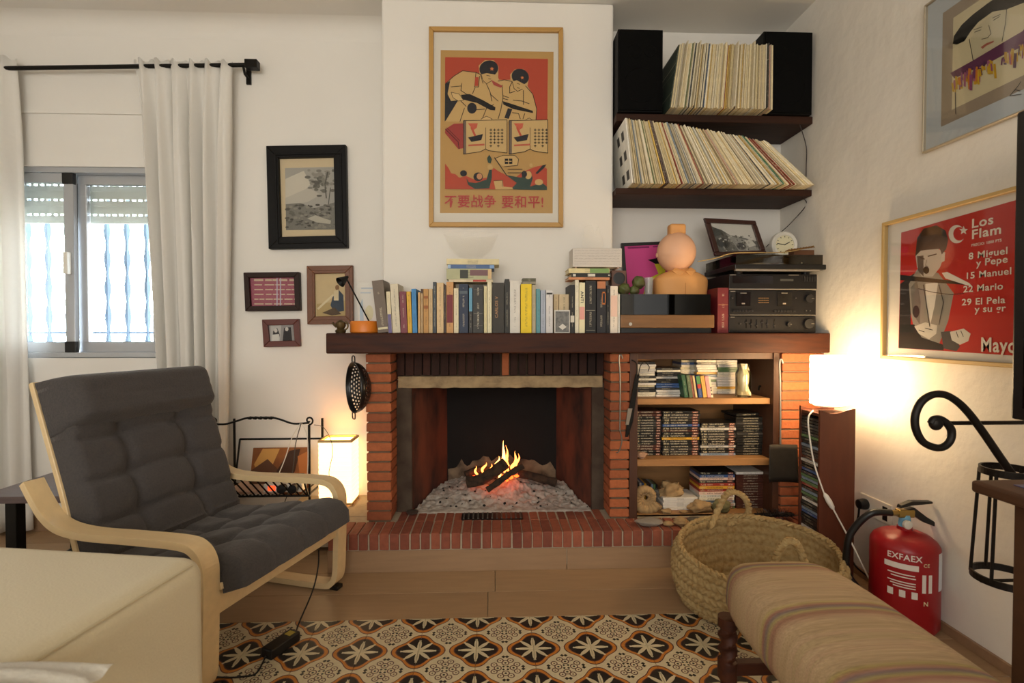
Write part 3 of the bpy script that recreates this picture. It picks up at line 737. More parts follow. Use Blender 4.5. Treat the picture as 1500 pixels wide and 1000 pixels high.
for (a, b, tp, c, nm, ln, dc) in BK:
    Yb = 2.455 + (.05 if 'behind the photo' in nm else 0)
    o, w, h = book(a, b, tp, c, nm, ln, Yb, .15 + .02 * rnd.random() - (.03 if 'behind the photo' in nm else 0), dc, label=(nm + ' on the mantel') if len(nm.split()) < 14 else nm)
    tx = None
    if 'CARLOS' in nm and 'titled' in nm: tx = ('CARLOS V', .0155, '#b98a5a', .5, .25)
    if 'lettered ANTI' in nm: tx = ('ANTI', .0165, '#1a1a1a', .5, .60)
    if 'column of white' in nm:
        for k in (.1, .19, .28, .37, .93):
            s = MB(); s.lathe([(0.0022, 0), (0.0022, .0006), (0, .0006)], 10, (w / 2, -.0002, h * k), M=Matrix.Rotation(R(90), 3, 'X')); link('dot', mesh('dot', s, mat('label_dot', '#e6e2d4', .6)), o)
    if 'orange square' in nm:
        s = MB()
        for q in ((.55, .62, .55, .80), (.88, .95, .55, .80), (.55, .95, .55, .58), (.55, .95, .77, .80)): s.box(w * q[0], w * q[1], -.0006, .0003, h * q[2], h * q[3])
        link('spine_emblem', mesh('spine_emblem', s, mat('label_orange', '#d07a3a', .6)), o)
    if tx:
        s = MB()
        if tx[0] == 'ANTI': addtext(s, tx[0], .023, lambda u, v: (w * .28 + v * .8, -.0009, h * .83 - u), .02)
        else: addtext(s, tx[0], .0215, lambda u, v: (w * .46 - v * .9, -.0009, h * .30 + u), .01)
        link('spine_title', mesh('spine_title', s, mat('label_t' + tx[2].strip('#'), tx[2], .5)), o)
# small booklet with a photograph in front
x0, x1 = at(812, 480, 2.445).x, at(834.7, 480, 2.445).x; zt = at(820, 454, 2.445).z
o = thing('photo_booklet', 'white booklet with a grey photo standing before the tan books', 'booklet', ((x0 + x1) / 2, 2.445, MZ1))
obj('booklet', bx(x0, x1, 2.443, 2.451, MZ1 + .0005, zt), mat('white_card', '#dad7cf', .6), o, bevel=.0008, seg=1)
obj('photo', bx(x0 + .005, x1 - .004, 2.4422, 2.4432, MZ1 + .005, zt - .006), mat('grey_photo', '#8b8b88', .5, var=.6, scale=60, c2='#4c4c4b'), o)
a = MB(); cx, cz = (x0 + x1) / 2 + .002, MZ1 + .03; a.prism([(cx - .019, 2.4415, cz), (cx, 2.4415, cz - .015), (cx + .019, 2.4415, cz), (cx, 2.4415, cz + .015)], (0, .0008, 0)); obj('diamond_label', a, mat('white_card', '#dad7cf'), o)
# flat piles on top of the row
def flat(px0, px1, py0, py1, c, label, Y=2.46, dep=.13, lab=None):
    a, b = at(px0, py1, Y), at(px1, py0, Y); h = b.z - a.z - .0006; w = b.x - a.x; s = MB(); t = min(.002, h * .25)
    s.box(0, w, 0, dep, 0, t); s.box(0, w, 0, dep, h - t, h); s.box(0, w, 0, .002, t, h - t)
    o = link('book', mesh('book', s, BOOK), None, (a.x, Y, a.z + .0003), None, c)
    link('pages', mesh('pages', MB().box(.003, w - .002, .002, dep - .002, t, h - t), PAGES), o)
    for q in lab or []: link('spine_label', mesh('spine_label', MB().box(w * q[0], w * q[1], -.0006, .0004, h * q[2], h * q[3]), mat('label_' + q[4].strip('#'), q[4], .6)), o)
    return tag(o, label, 'book', 'books lying flat on the mantel row')
flat(657, 722, 409.3, 412.8, '#d8c9a8', 'thin cream and red book lying at the bottom of the left flat pile', lab=[(.55, .85, .1, .9, '#b5473c')])
flat(654, 720, 393.5, 409, '#b3b48e', 'thick pale green book with dark picture lying in the left flat pile', lab=[(.30, .48, .1, .9, '#3a3f38'), (.52, .92, .35, .9, '#7c5a5e'), (.92, 1.0, .05, .95, '#d7b98a')])
flat(656, 724, 387.5, 393.2, '#4a6796', 'blue book lying in the left flat pile above the green one', lab=[(.0, .06, .1, .9, '#a8c0d8'), (.9, 1, .1, .9, '#86a9d6')])
flat(654, 731, 379, 387.2, '#dccfa4', 'cream book lying on top of the left flat pile')
flat(765, 785, 412, 416, '#8f8a78', 'small grey notebook lying on the yellow book', Y=2.47, dep=.1)
flat(765.5, 785, 407.3, 411.7, '#57563f', 'small olive notebook on top of the grey notebook', Y=2.47, dep=.1)
flat(833, 893, 406, 409.6, '#cf8a5c', 'orange book lying at the bottom of the right flat pile')
flat(837, 895, 400, 405.8, '#161514', 'black book with white letters lying in the right flat pile', lab=[(.04, .11, .2, .8, '#d9d5c8'), (.42, .6, .2, .85, '#d9d5c8'), (.93, .97, .35, .65, '#d9d5c8')])
flat(833, 893, 393, 399.8, '#dccf9c', 'cream and green book lying on the right flat pile', lab=[(.52, .99, .02, .98, '#7ea15f')])
# white box with handwriting, on the right pile
a, b = at(839, 392.6, 2.46), at(911, 363.5, 2.46); o = thing('writing_box', 'white box covered with faint handwriting on the right flat pile', 'box', ((a.x + b.x) / 2, 2.53, a.z + .0006))
obj('body', bx(a.x, b.x, 2.46, 2.58, a.z + .006, b.z), mat('white_paper_box', '#d5cec5', .7), o, bevel=.002)
s = MB()
for q in (a.x + .012, b.x - .02): s.box(q, q + .008, 2.465, 2.575, a.z + .0006, a.z + .0065)
obj('foot', s, mat('pink_card', '#c9a99a', .7), o)
wr = MB(); hr = random.Random(4)
for r_ in range(6):
    z = b.z - .012 - r_ * .013; x = a.x + .008
    while x < b.x - .012:
        L = hr.uniform(.006, .022); pts = [(min(x + L * i / 5, b.x - .006), 2.4594, z + hr.uniform(-.0022, .0022)) for i in range(6)]; wr.tube(pts, .0005, 4); x += L + .004
obj('handwriting', wr, mat('grey_ink', '#a39b94', .7), o)
# glass bowl and glass ornament
def thin_glass(name, tint, op=.2):
    m = mat(name, tint, .08, alpha=op, spec=.6); return m
gm = thin_glass('pale_glass', '#efe6d2', .055)
c = at(690, 378.8, 2.53); s = MB(); prof = [(.03, 0), (.06, .006), (.105, .045), (.135, .118), (.132, .118), (.10, .047), (.055, .010), (0, .008)]
tag(obj('glass_bowl', s.lathe(prof, 40, c, sy=.5), gm, smooth=True), 'clear glass bowl standing on the left flat pile of books', 'bowl')
a = at(868, 363.2, 2.52); s = MB(); W = .055; H = at(868, 329, 2.52).z - a.z
s.prism([(a.x - W, 2.5, a.z), (a.x + W, 2.5, a.z), (a.x + W * .9, 2.5, a.z + H * .35), (a.x + W * .45, 2.5, a.z + H * .95), (a.x + W * .15, 2.5, a.z + H * .55), (a.x - W * .15, 2.5, a.z + H), (a.x - W * .75, 2.5, a.z + H * .9)], (0, .03, 0))
tag(obj('glass_ornament', s, gm, bevel=.005), 'clear angular glass ornament standing on the white handwriting box', 'ornament')
# ------------------------------------------------------------------ left end of the mantel
Y = 2.47
lm = thing('desk_lamp', 'small black desk lamp with round orange base at the mantel end', 'lamp', at(531, 487, Y) * 1)
c = Vector((at(531, 487, Y).x, Y + .05, MZ1)); lm.location = c
obj('base', MB().lathe([(.066, .0004), (.071, .006), (.071, .052), (.066, .058), (.0, .058)], 36, c), mat('orange_lacquer', '#d97b22', .4), lm, smooth=True)
p0, p1 = c + Vector((.02, 0, .056)), at(507, 407, Y + .03)
obj('arm', MB().tube([p0, p1], .0035, 8), black_metal, lm)
d = (at(496, 415, Y) - p1).normalized(); M = d.to_track_quat('Z', 'Y').to_matrix()
obj('shade', MB().lathe([(.006, -.012), (.010, .0), (.026, .04), (.0245, .04), (.008, 0.002), (0, 0)], 20, p1, M=M), black_metal, lm, smooth=True)
br = mat('aged_brass', '#5b4a2c', .5, metal=.7, var=.3, scale=40)
c = Vector((at(499, 480, Y).x, Y, MZ1)); t = thing('brass_figure', 'small aged brass ornament left of the orange lamp base', 'ornament', c)
obj('body', MB().lathe([(.022, .0004), (.026, .012), (.016, .02), (.024, .034), (.022, .05), (.010, .06), (0, .064)], 18, c), br, t, smooth=True)
obj('handle', MB().tube([c + Vector((.022 + .014 * math.sin(a), -.005, .035 + .018 * math.cos(a))) for a in [math.pi * i / 8 for i in range(9)]], .004, 6), br, t)
obj('spout', MB().tube([c + Vector((-.018, -.005, .03)), c + Vector((-.033, -.008, .045)), c + Vector((-.034, -.008, .052))], [.007, .005, .006], 8), br, t)
a, b = at(525, 486, 2.56), at(552, 414, 2.56)
t = thing('greeting_card', 'white card with pale round print standing behind the orange lamp', 'card', ((a.x + b.x) / 2, 2.56, MZ1))
obj('card', bx(a.x, b.x, 2.558, 2.561, MZ1 + .0005, b.z), mat('white_card2', '#dedbd2', .6), t)
ar = Art(lambda x, y, k: at(x, y, 2.558 - k)); ar.ell('#d9d4b2', 541, 458, 6, 11); ar.rect('#b9c4cf', 529, 421, 546, 423); ar.rect('#b9c4cf', 528, 428, 543, 429.5); ar.poly('#b5c7d4', [(527, 447), (531, 437), (533, 470), (530, 486), (527, 486)])
ar.done('print', t)
# ------------------------------------------------------------------ alcove on the mantel: record player, bust, stereo
walnut = mat('walnut_veneer', '#7c5730', .45, var=.3, scale=6, stretch=(1, 10, 10))
smoke = glass_mat('smoked_acrylic', '#3a3630', .10, .03); acryl = glass_mat('clear_acrylic', '#cfcac0', .08, .03)
Y = 2.45; x0, x1 = at(909, 480, Y).x, at(1046.5, 480, Y).x
zw0, zw1, zc = at(970, 480, Y).z, at(970, 461, Y).z, at(970, 431.5, Y).z
t = thing('record_player', 'old record player with walnut plinth and smoked lid', 'record player', ((x0 + x1) / 2, Y + .17, MZ1))
obj('plinth', bx(x0, x1, Y, Y + .34, zw0, zw1), walnut, t, bevel=.003)
obj('base', bx(x0 + .006, x1 - .01, Y + .012, Y + .33, MZ1 + .001, zw0 + .001), black_plastic, t)
obj('badge', MB().lathe([(.008, 0), (.008, .002), (0, .002)], 16, (at(923.5, 474, Y).x, Y, at(923.5, 474.5, Y).z), M=Matrix.Rotation(R(90), 3, 'X')), mat('badge_silver', '#b9b4a8', .3, metal=.8), t)
dk = obj('deck', bx(x0 + .012, x1 - .012, Y + .012, Y + .33, zw1 - .002, zw1 + .006), black_plastic, t)
obj('platter', MB().lathe([(.14, 0), (.148, .004), (.148, .018), (.14, .022), (0, .022)], 40, ((x0 + x1) / 2 - .04, Y + .17, zw1 + .006)), mat('platter_grey', '#4a4846', .35, metal=.6), t, smooth=True)
obj('tonearm', MB().tube([(x1 - .05, Y + .27, zw1 + .035), (x1 - .055, Y + .12, zw1 + .035), (x1 - .09, Y + .07, zw1 + .03)], .004, 8), mat('badge_silver', '#b9b4a8'), t)
lid = MB(); a0, a1, b0, b1, c0, c1, w = x0 + .004, x1 - .018, Y + .005, Y + .335, zw1 + .001, zc, .003
for q in ((a0, a1, b0, b0 + w, c0, c1), (a0, a1, b1 - w, b1, c0, c1), (a0, a0 + w, b0 + w, b1 - w, c0, c1), (a1 - w, a1, b0 + w, b1 - w, c0, c1), (a0, a1, b0, b1, c1, c1 + w)): lid.box(*q)
obj('lid', lid, smoke, t)
ZLID = zc + .003
# orange bust, plain and featureless
Yb = 2.61; cx = at(996, 430, Yb).x; clay = mat('peach_clay', '#e0a260', .6, var=.05, scale=6); pink = mat('pale_peach_clay', '#ecb894', .55, var=.05, scale=8)
t = thing('bust', 'plain peach coloured bust with smooth round head on the record player', 'bust', (cx, Yb, ZLID))
zsh = at(996, 395, Yb).z
def bust(u, v):
    a = u * 2 * math.pi; z = ZLID + (zsh - ZLID) * v
    prof = (1 - max(0, (v - .55) / .45) ** 2.2 * .72); w = .135 * (.97 + .05 * math.sin(v * 3)) * prof; d = .075 * (1 - max(0, (v - .6) / .4) ** 2 * .45)
    c_, s_ = math.cos(a), math.sin(a); e = .75
    return (cx + w * math.copysign(abs(c_) ** e, c_), Yb + d * math.copysign(abs(s_) ** e, s_), z)
s = MB(); s.grid(bust, 40, 20, closeu=True); s.f.append(list(range(40))[::-1]); s.mi.append(0); s.f.append([19 * 40 + k for k in range(40)]); s.mi.append(0)
tor = obj('torso', s, clay, t, smooth=True)
s = MB(); 
for sg in (-1, 1):
    s.prism([(cx + sg * .004, Yb - .062, zsh - .018), (cx + sg * .03, Yb - .066, zsh - .045), (cx + sg * .062, Yb - .05, zsh - .012), (cx + sg * .04, Yb - .035, zsh + .008)], (0, -.007, .002))
obj('collar', s, clay, tor, bevel=.003)
obj('seam', MB().tube([(cx, Yb - .0745, ZLID + .002), (cx, Yb - .0745, ZLID + .06), (cx, Yb - .062, zsh - .03)], .0015, 6), mat('clay_line', '#b0682e', .6), tor)
obj('neck', MB().lathe([(.05, 0), (.045, .02), (.045, .06)], 24, (cx, Yb, zsh - .02)), clay, t, smooth=True)
hc = at(990.5, 370, Yb); hr_ = (at(1019, 370, Yb).x - at(964, 370, Yb).x) / 2
s = MB(); s.lathe([(max(0, hr_ * math.sin(math.pi * i / 18)), -hr_ * 1.06 * math.cos(math.pi * i / 18)) for i in range(19)], 36, (hc.x, Yb, hc.z), sy=.95)
hd = obj('head', s, pink, t, smooth=True, ang=180)
s = MB(); s.lathe([(0, -.014), (.010, -.010), (.013, 0), (.010, .010), (0, .014)], 14, (hc.x - hr_ * .98, Yb + .01, hc.z - .012), sx=.5, sy=.9); obj('ear', s, pink, hd, smooth=True)
kn = at(990, 343, Yb); obj('topknot', bx(kn.x - .038, kn.x + .044, Yb - .03, Yb + .03, kn.z - .01, kn.z + .05), clay, t, bevel=.012, seg=3, smooth=True)
# pink framed poster behind
Yk = 2.80; t = thing('pink_poster', 'black framed bright pink poster with yellow figure behind the bust', 'poster', at(962, 480, Yk)); t.location.z = MZ1
q = [(913, 354), (1007, 350), (1013, 484), (920, 486)]
def PK(u, v, k): # bilinear
    x = (q[0][0] * (1 - u) + q[1][0] * u) * (1 - v) + (q[3][0] * (1 - u) + q[2][0] * u) * v; y_ = (q[0][1] * (1 - u) + q[1][1] * u) * (1 - v) + (q[3][1] * (1 - u) + q[2][1] * u) * v
    p = at(x, y_, Yk); p.z = max(p.z, MZ1 + .001); return p + Vector((0, -k + .05 * (1 - v) * 1.0, 0))
def slab(name, u0, u1, v0, v1, k0, k1, m, t):
    s = MB(); A = [PK(u0, v0, k1), PK(u1, v0, k1), PK(u1, v1, k1), PK(u0, v1, k1)]; B = [PK(u0, v0, k0), PK(u1, v0, k0), PK(u1, v1, k0), PK(u0, v1, k0)]
    s.add(A + B, [(0, 1, 2, 3), (7, 6, 5, 4), (0, 4, 5, 1), (1, 5, 6, 2), (2, 6, 7, 3), (3, 7, 4, 0)]); return obj(name, s, m, t)
for a in ((0, 1, 0, .035), (0, 1, .965, 1), (0, .045, .035, .965), (.955, 1, .035, .965)): slab('frame_rail', *a, -.01, .006, black_plastic, t)
slab('print', .045, .955, .035, .965, -.008, .0, mat('hot_pink', '#d6478f', .6), t)
ar = Art(lambda x, y, k: PK(x, y, k + .0005))
ar.poly('#d8d23a', [(.42, .40), (.62, .34), (.80, .42), (.80, .95), (.18, .95), (.22, .72), (.32, .52)]); ar.poly('#d8d23a', [(.5, .24), (.68, .22), (.66, .36), (.55, .36)])
ar.poly('#14110f', [(.40, .20), (.78, .16), (.78, .24), (.52, .25)]); ar.ell('#14110f', .64, .57, .09, .05); ar.rect('#8c2f66', .10, .045, .44, .065); ar.rect('#8c2f66', .50, .045, .64, .062)
ar.done('figure_print', t)
# green stones, tumbler, little box
gs = mat('green_glazed_stone', '#5e6b34', .5, var=.4, scale=30, c2='#4a3a28', bump=.3)
def rock(name, px0, px1, py0, py1, Y, m, label, cat='stone', group=None, seed=0, dep=None, amp=.22, zb=None, nn=16):
    a, b = at(px0, py1, Y), at(px1, py0, Y); c = (a + b) / 2; rx, rz = (b.x - a.x) / 2, (b.z - a.z) / 2; ry = dep or rx * .8
    if zb is not None: rz = (b.z - zb) / 2; c.z = zb + rz
    s = MB(); vs = []
    def fn(u, v):
        th, ph = u * 2 * math.pi, (v - .5) * math.pi; d = Vector((math.cos(ph) * math.cos(th), math.cos(ph) * math.sin(th), math.sin(ph)))
        r = 1 + amp * mnoise.noise(d * 1.6 + Vector((seed * 3.1, 0, 0))) * 1.6 + amp * .5 * mnoise.noise(d * 4 + Vector((seed, 7, 0)))
        return Vector((c.x + rx * r * d.x, c.y + ry * r * d.y, c.z + rz * max(-1.0, r * d.z) ))
    s.grid(fn, nn * 2, nn, closeu=True)
    return tag(obj(name, s, m, smooth=True, ang=50), label, cat, group)
for k, (a, b, c_, d) in enumerate(((905, 924, 415, 432), (921, 937, 418, 432), (926, 945, 404, 423))):
    rock('green_stone', a, b, c_, d, 2.52, gs, ('green mottled stone on the record player, left one', 'small green mottled stone between two others on the record player', 'upper green mottled stone of the three on the record player')[k], 'stone', 'green stones on the record player', seed=k, zb=(ZLID + .0005 if k < 2 else None), amp=.12)
c = Vector((at(951, 420, 2.55).x, 2.56, ZLID + .0005)); tag(obj('glass_tumbler', MB().lathe([(.020, 0), (.024, .09), (.022, .09), (.018, .005), (0, .004)], 24, c), thin_glass('tumbler_glass', '#c9c6c8', .35), smooth=True), 'small clear tumbler between the green stones and the bust', 'glass')
a, b = at(896, 419.0, 2.52), at(914, 396, 2.52); t = thing('wooden_horn_box', 'small brown box with round black opening at the end of the books', 'box', ((a.x + b.x) / 2, 2.55, a.z))
s = bx(a.x, b.x + .012, 2.52, 2.59, a.z + .0008, b.z); obj('case', s, mat('brown_box', '#6b4a3c', .5), t, bevel=.003)
obj('opening', MB().lathe([(.027, 0), (.030, .003), (.02, .004), (0, .001)], 24, ((a.x + b.x) / 2 + .006, 2.5195, (a.z + b.z) / 2), M=Matrix.Rotation(R(90), 3, 'X')), black_plastic, t, smooth=True)
# red bound book
o, w, h = book(1051, 1067.5, 421.5, '#6d1c22', 'dark red bound volume between the record player and the stereo', 0, 2.465, .22, [(.62, .63, '#b98a5a')], label='dark red bound volume between the record player and the stereo stack')
# stereo
Y = 2.46; xs0, xs1 = at(1068, 440, Y).x, at(1195.5, 440, Y).x; dep = .30
st_m = mat('matt_black_panel', '#131214', .45, spec=.3); st_d = mat('dark_window', '#0a0a0b', .2); silver = mat('badge_silver', '#b9b4a8'); knob_m = mat('knob_black', '#1b1b1d', .35)
def unit(name, label, py0, py1, feet=.0, extra=0):
    z0, z1 = at(1130, py1, Y).z, at(1130, py0, Y).z
    if py1 > 484: z0 = MZ1 + .001
    t = thing(name, label, 'stereo', ((xs0 + xs1) / 2, Y + dep / 2, z0), group='stereo stack on the mantel')
    obj('case', bx(xs0, xs1 + extra, Y, Y + dep, z0 + .0008, z1 - .0008), st_m, t, bevel=.003)
    return t, z0, z1
def S(px, py): return at(px, py, Y)
def flatbox(name, px0, py0, px1, py1, m, t, th=.0015):
    a, b = S(px0, py1), S(px1, py0); return obj(name, bx(a.x, b.x, Y - th, Y + .001, a.z, b.z), m, t)
def knob(px, py, r, t, th=.016):
    c = S(px, py); k = obj('knob', MB().lathe([(r, 0), (r, th * .7), (r * .9, th), (0, th)], 28, c, M=Matrix.Rotation(R(90), 3, 'X')), knob_m, t, smooth=True)
    obj('mark', bx(c.x + r * .35, c.x + r * .9, Y - th - .0006, Y - th + .0004, c.z - .001, c.z + .001), silver, k)
t, _, _ = unit('stereo_amplifier', 'black amplifier with slider controls at the bottom of the stereo stack', 462.5, 486)
for k, px in enumerate((1093, 1100, 1108, 1116, 1123.5, 1134)):
    fb = flatbox('slider_slot', px - .7, 467.5, px + .7, 480, st_d, t); flatbox('slider', px - 1.6, 471 + (k % 3) * 2.5, px + 1.6, 473 + (k % 3) * 2.5, knob_m, t, .006)
knob(1154, 475, .0115, t); knob(1183, 474, .026, t); flatbox('badge', 1070, 463.8, 1076, 464.8, silver, t); knob(1083.5, 474, .005, t, .005)
t, _, _ = unit('stereo_cassette_deck', 'black double cassette deck in the middle of the stereo stack', 425, 462)
for a, b in ((1078, 1099), (1138, 1159)):
    w_ = flatbox('cassette_window', a, 428, b, 448, st_d, t, .004); flatbox('window_mark', a + 8, 443.5, a + 12.5, 445.5, silver, w_, .0048); flatbox('window_title', a + 6, 428.8, b - 6, 429.8, silver, w_, .0048)
for px in (1072, 1164.5): knob(px, 436.5, .005, t, .004)
for k in range(7): flatbox('key', 1073 + k * 4.4, 454, 1076.6 + k * 4.4, 456.5, knob_m, t, .008); flatbox('key', 1133 + k * 4.6, 454.5, 1136.8 + k * 4.6, 457, knob_m, t, .008)
for r_ in range(3):
    for k in range(6): flatbox('indicator', 1111 + k * 2.6, 436 + r_ * 3.2, 1112.8 + k * 2.6, 437 + r_ * 3.2, mat('amber_print', '#8a6a3e', .5), t)
knob(1184, 437.5, .022, t); flatbox('trim_line', 1069, 461, 1195, 461.6, silver, t); flatbox('badge', 1070, 426, 1077, 427, silver, t)
for px in (1180, 1185.5): knob(px, 455, .0045, t, .004)
t, _, zt = unit('stereo_tuner', 'black tuner under the turntable at the top of the stereo stack', 401, 424.5, extra=.004)
flatbox('tuning_window', 1073, 404, 1132, 414.5, st_d, t); flatbox('display', 1143, 408.5, 1162, 411.5, mat('grey_display', '#4a4b48', .3), t)
flatbox('trim_line', 1068, 423, 1196, 424.2, silver, t); flatbox('badge', 1069, 402, 1078, 403, silver, t); flatbox('badge', 1155, 402.4, 1170, 403.2, silver, t)
for k in range(5): flatbox('button', 1177 + k * 3.6, 405, 1180 + k * 3.6, 412, knob_m, t, .004)
# turntable on top
Yt = 2.425; x0, x1 = at(1077, 390, Yt).x, at(1210.5, 390, Yt).x; z0, z1 = zt + .012, at(1140, 387, Yt).z
t = thing('turntable', 'black turntable with clear dust cover on top of the stereo stack', 'turntable', ((x0 + x1) / 2, Yt + .18, zt))
obj('plinth', bx(x0, x1, Yt, Yt + .36, z0 + .006, z1), black_plastic, t, bevel=.003)
obj('trim', bx(x0 + .004, x1 - .03, Yt + .004, Yt + .02, z0 - .002, z0 + .0065), mat('brushed_silver', '#a8a29a', .35, metal=.7), t)
s = MB()
for px in (x0 + .05, x1 - .06):
    for yy in (Yt + .07, Yt + .28): s.lathe([(.018, 0), (.02, .012)], 16, (px, yy, zt + .0006))
obj('foot', s, black_plastic, t)
obj('platter', MB().lathe([(.14, 0), (.15, .004), (.15, .012), (0, .013)], 48, ((x0 + x1) / 2 - .03, Yt + .18, z1)), mat('brushed_silver', '#a8a29a'), t, smooth=True)
obj('tonearm', MB().tube([(x1 - .05, Yt + .30, z1 + .02), (x1 - .052, Yt + .12, z1 + .02), (x1 - .085, Yt + .06, z1 + .016)], .004, 8), silver, t)
zl = at(1140, 373.5, Yt).z; lid = MB(); a0, a1, b0, b1, c0, c1, w = x0 + .004, x1 - .016, Yt + .003, Yt + .35, z1 + .0005, zl, .003
for q in ((a0, a1, b0, b0 + w, c0, c1), (a0, a1, b1 - w, b1, c0, c1), (a0, a0 + w, b0 + w, b1 - w, c0, c1), (a1 - w, a1, b0 + w, b1 - w, c0, c1), (a0, a1, b0, b1, c1, c1 + w)): lid.box(*q)
obj('dust_cover', lid, acryl, t); ZT = zl + .0036
# framed landscape photo leaning, clock, twig, wooden block
Yf = 2.62
def FP(px, py, k): # plane leaning back
    p = at(px, py, Yf); f = (p.z - ZT) / .2; return Vector((p.x, Yf + .05 * f - k, p.z))
q = [(1037, 316), (1113, 320.5), (1123, 371), (1047.5, 375)]
t = thing('framed_landscape', 'dark wooden frame with black and white landscape photo on the turntable', 'picture frame', (at(1080, 373, Yf).x, Yf, ZT))
def bil(u, v): return tuple((q[0][i] * (1 - u) + q[1][i] * u) * (1 - v) + (q[3][i] * (1 - u) + q[2][i] * u) * v for i in (0, 1))
def fslab(name, u0, u1, v0, v1, k0, k1, m, bev=0):
    s = MB(); cs = [(u0, v0), (u1, v0), (u1, v1), (u0, v1)]; A = [FP(*bil(*c), k1) for c in cs]; B = [FP(*bil(*c), k0) for c in cs]
    s.add(A + B, [(0, 1, 2, 3), (7, 6, 5, 4), (0, 4, 5, 1), (1, 5, 6, 2), (2, 6, 7, 3), (3, 7, 4, 0)]); return obj(name, s, m, t, bevel=bev)
fw = mat('mahogany_frame', '#3a1c16', .35, var=.2, scale=8)
for a in ((0, 1, 0, .13), (0, 1, .90, 1), (0, .10, .13, .90), (.90, 1, .13, .90)): fslab('frame_rail', *a, -.01, .012, fw, .004)
fslab('photo', .09, .91, .12, .91, -.006, .002, mat('silver_sky', '#c9c6bd', .5))
ar = Art(lambda u, v, k: FP(*bil(u, v), k + .0022))
ar.poly('#5d5d58', [(.1, .22), (.28, .30), (.42, .45), (.62, .50), (.9, .62), (.9, .9), (.1, .9)]); ar.poly('#8b8a83', [(.34, .40), (.52, .52), (.66, .55), (.85, .68), (.9, .9), (.5, .9), (.42, .62)])
ar.poly('#c2c0b6', [(.66, .58), (.8, .56), (.86, .74), (.72, .8)]); ar.ell('#38383a', .57, .76, .09, .10); ar.ell('#3f403e', .24, .66, .13, .14); ar.poly('#43443f', [(.1, .2), (.24, .3), (.3, .42), (.1, .5)])
hr2 = random.Random(8)
for k in range(60): ar.ell(hr2.choice(['#46463f', '#9a998f', '#6f6e67', '#b6b4aa']), hr2.uniform(.12, .88), hr2.uniform(.45, .88), .018, .022, 7)
ar.done('photo_print', t)
fslab('glass_pane', .09, .91, .12, .91, .011, .0115, clear)
Yc = 2.68; c = at(1148.5, 358.5, Yc); r = (at(1167, 358, Yc).x - at(1129, 358, Yc).x) / 2; c.z = max(c.z, ZT + r + .001)
t = thing('clock', 'round white table clock beside the framed landscape photo', 'clock', (c.x, Yc, ZT)); M90 = Matrix.Rotation(R(90), 3, 'X')
obj('case', MB().lathe([(r, -.02), (r, .006), (r * .9, .014), (r * .72, .010), (r * .7, .004), (0, .004)], 40, c, M=M90), white_plastic, t, smooth=True)
obj('dial', MB().lathe([(r * .7, .004), (r * .7, .006), (0, .006)], 36, c, M=M90), mat('cream_dial', '#e9e1bd', .5), t)
s = MB()
for k in range(12):
    a = k * math.pi / 6; s.box(-.0016, .0016, -.0075, -.0062, r * .55, r * .65, Matrix.Translation(c) @ Matrix.Rotation(a, 4, 'Y'))
obj('hour_marks', s, black_plastic, t)
s = MB()
for a, L in ((R(62), .42), (R(-82), .6)): s.box(-.0018, .0018, -.0082, -.0072, -.004, r * L, Matrix.Translation(c) @ Matrix.Rotation(a, 4, 'Y'))
obj('hands', s, black_plastic, t)
a, b = at(1163, 372, 2.50), at(1193, 366, 2.50); tag(obj('wooden_block', bx(a.x, b.x, 2.50, 2.55, ZT + .0005, b.z), mat('brown_block', '#6b4326', .6, var=.3, scale=20), bevel=.002), 'small brown wooden block lying on the turntable cover', 'block')
p = [at(1192, 360, 2.47), at(1175, 364.5, 2.46), at(1152, 369, 2.45), at(1120, 370, 2.44), at(1075, 373, 2.42)]
for v in p[1:]: v.z = max(v.z, ZT + .004)
tw = thing('dry_twig', 'thin dry twig lying across the turntable cover', 'twig', p[2])
obj('stem', MB().tube(catmull(p + [at(1048, 378, 2.40), at(1022, 383, 2.39)], 4), [.0022] * 25, 6), mat('straw', '#b99c62', .8), tw)
s = MB()
for k in range(9):
    c = at(1150 + k * 4.2, 368 - k * .6, 2.46); c.z = max(c.z, ZT + .008); s.tube([c, c + Vector((.02, -.004, .006)), c + Vector((.035, 0, .004))], [.002, .005, .001], 5)
obj('seed_heads', s, mat('brown_seed', '#7a5528', .9), tw)
# speaker wires on the alcove wall
w = MB(); w.tube(catmull([(XR - .06, 2.60, ZU - .037), at(1181, 215, 2.62), (XR - .012, 2.62, at(1188, 245, 2.62).z), (XR - .012, 2.62, ZL + .001)], 6), .0022, 6); tag(obj('speaker_wire', w, mat('dark_wire', '#2a1a1a', .5)), 'dark speaker wire hanging between the two alcove shelves', 'wire', 'speaker wires')
w = MB(); w.tube(catmull([(XR - .03, 2.62, ZL - .032), at(1181, 300, 2.64), at(1160, 325, 2.7), at(1141, 343, 2.76), at(1122, 362, 2.80)], 6), .0022, 6); tag(obj('speaker_wire', w, MATS['dark_wire']), 'dark speaker wire running from the lower shelf down behind the clock', 'wire', 'speaker wires')
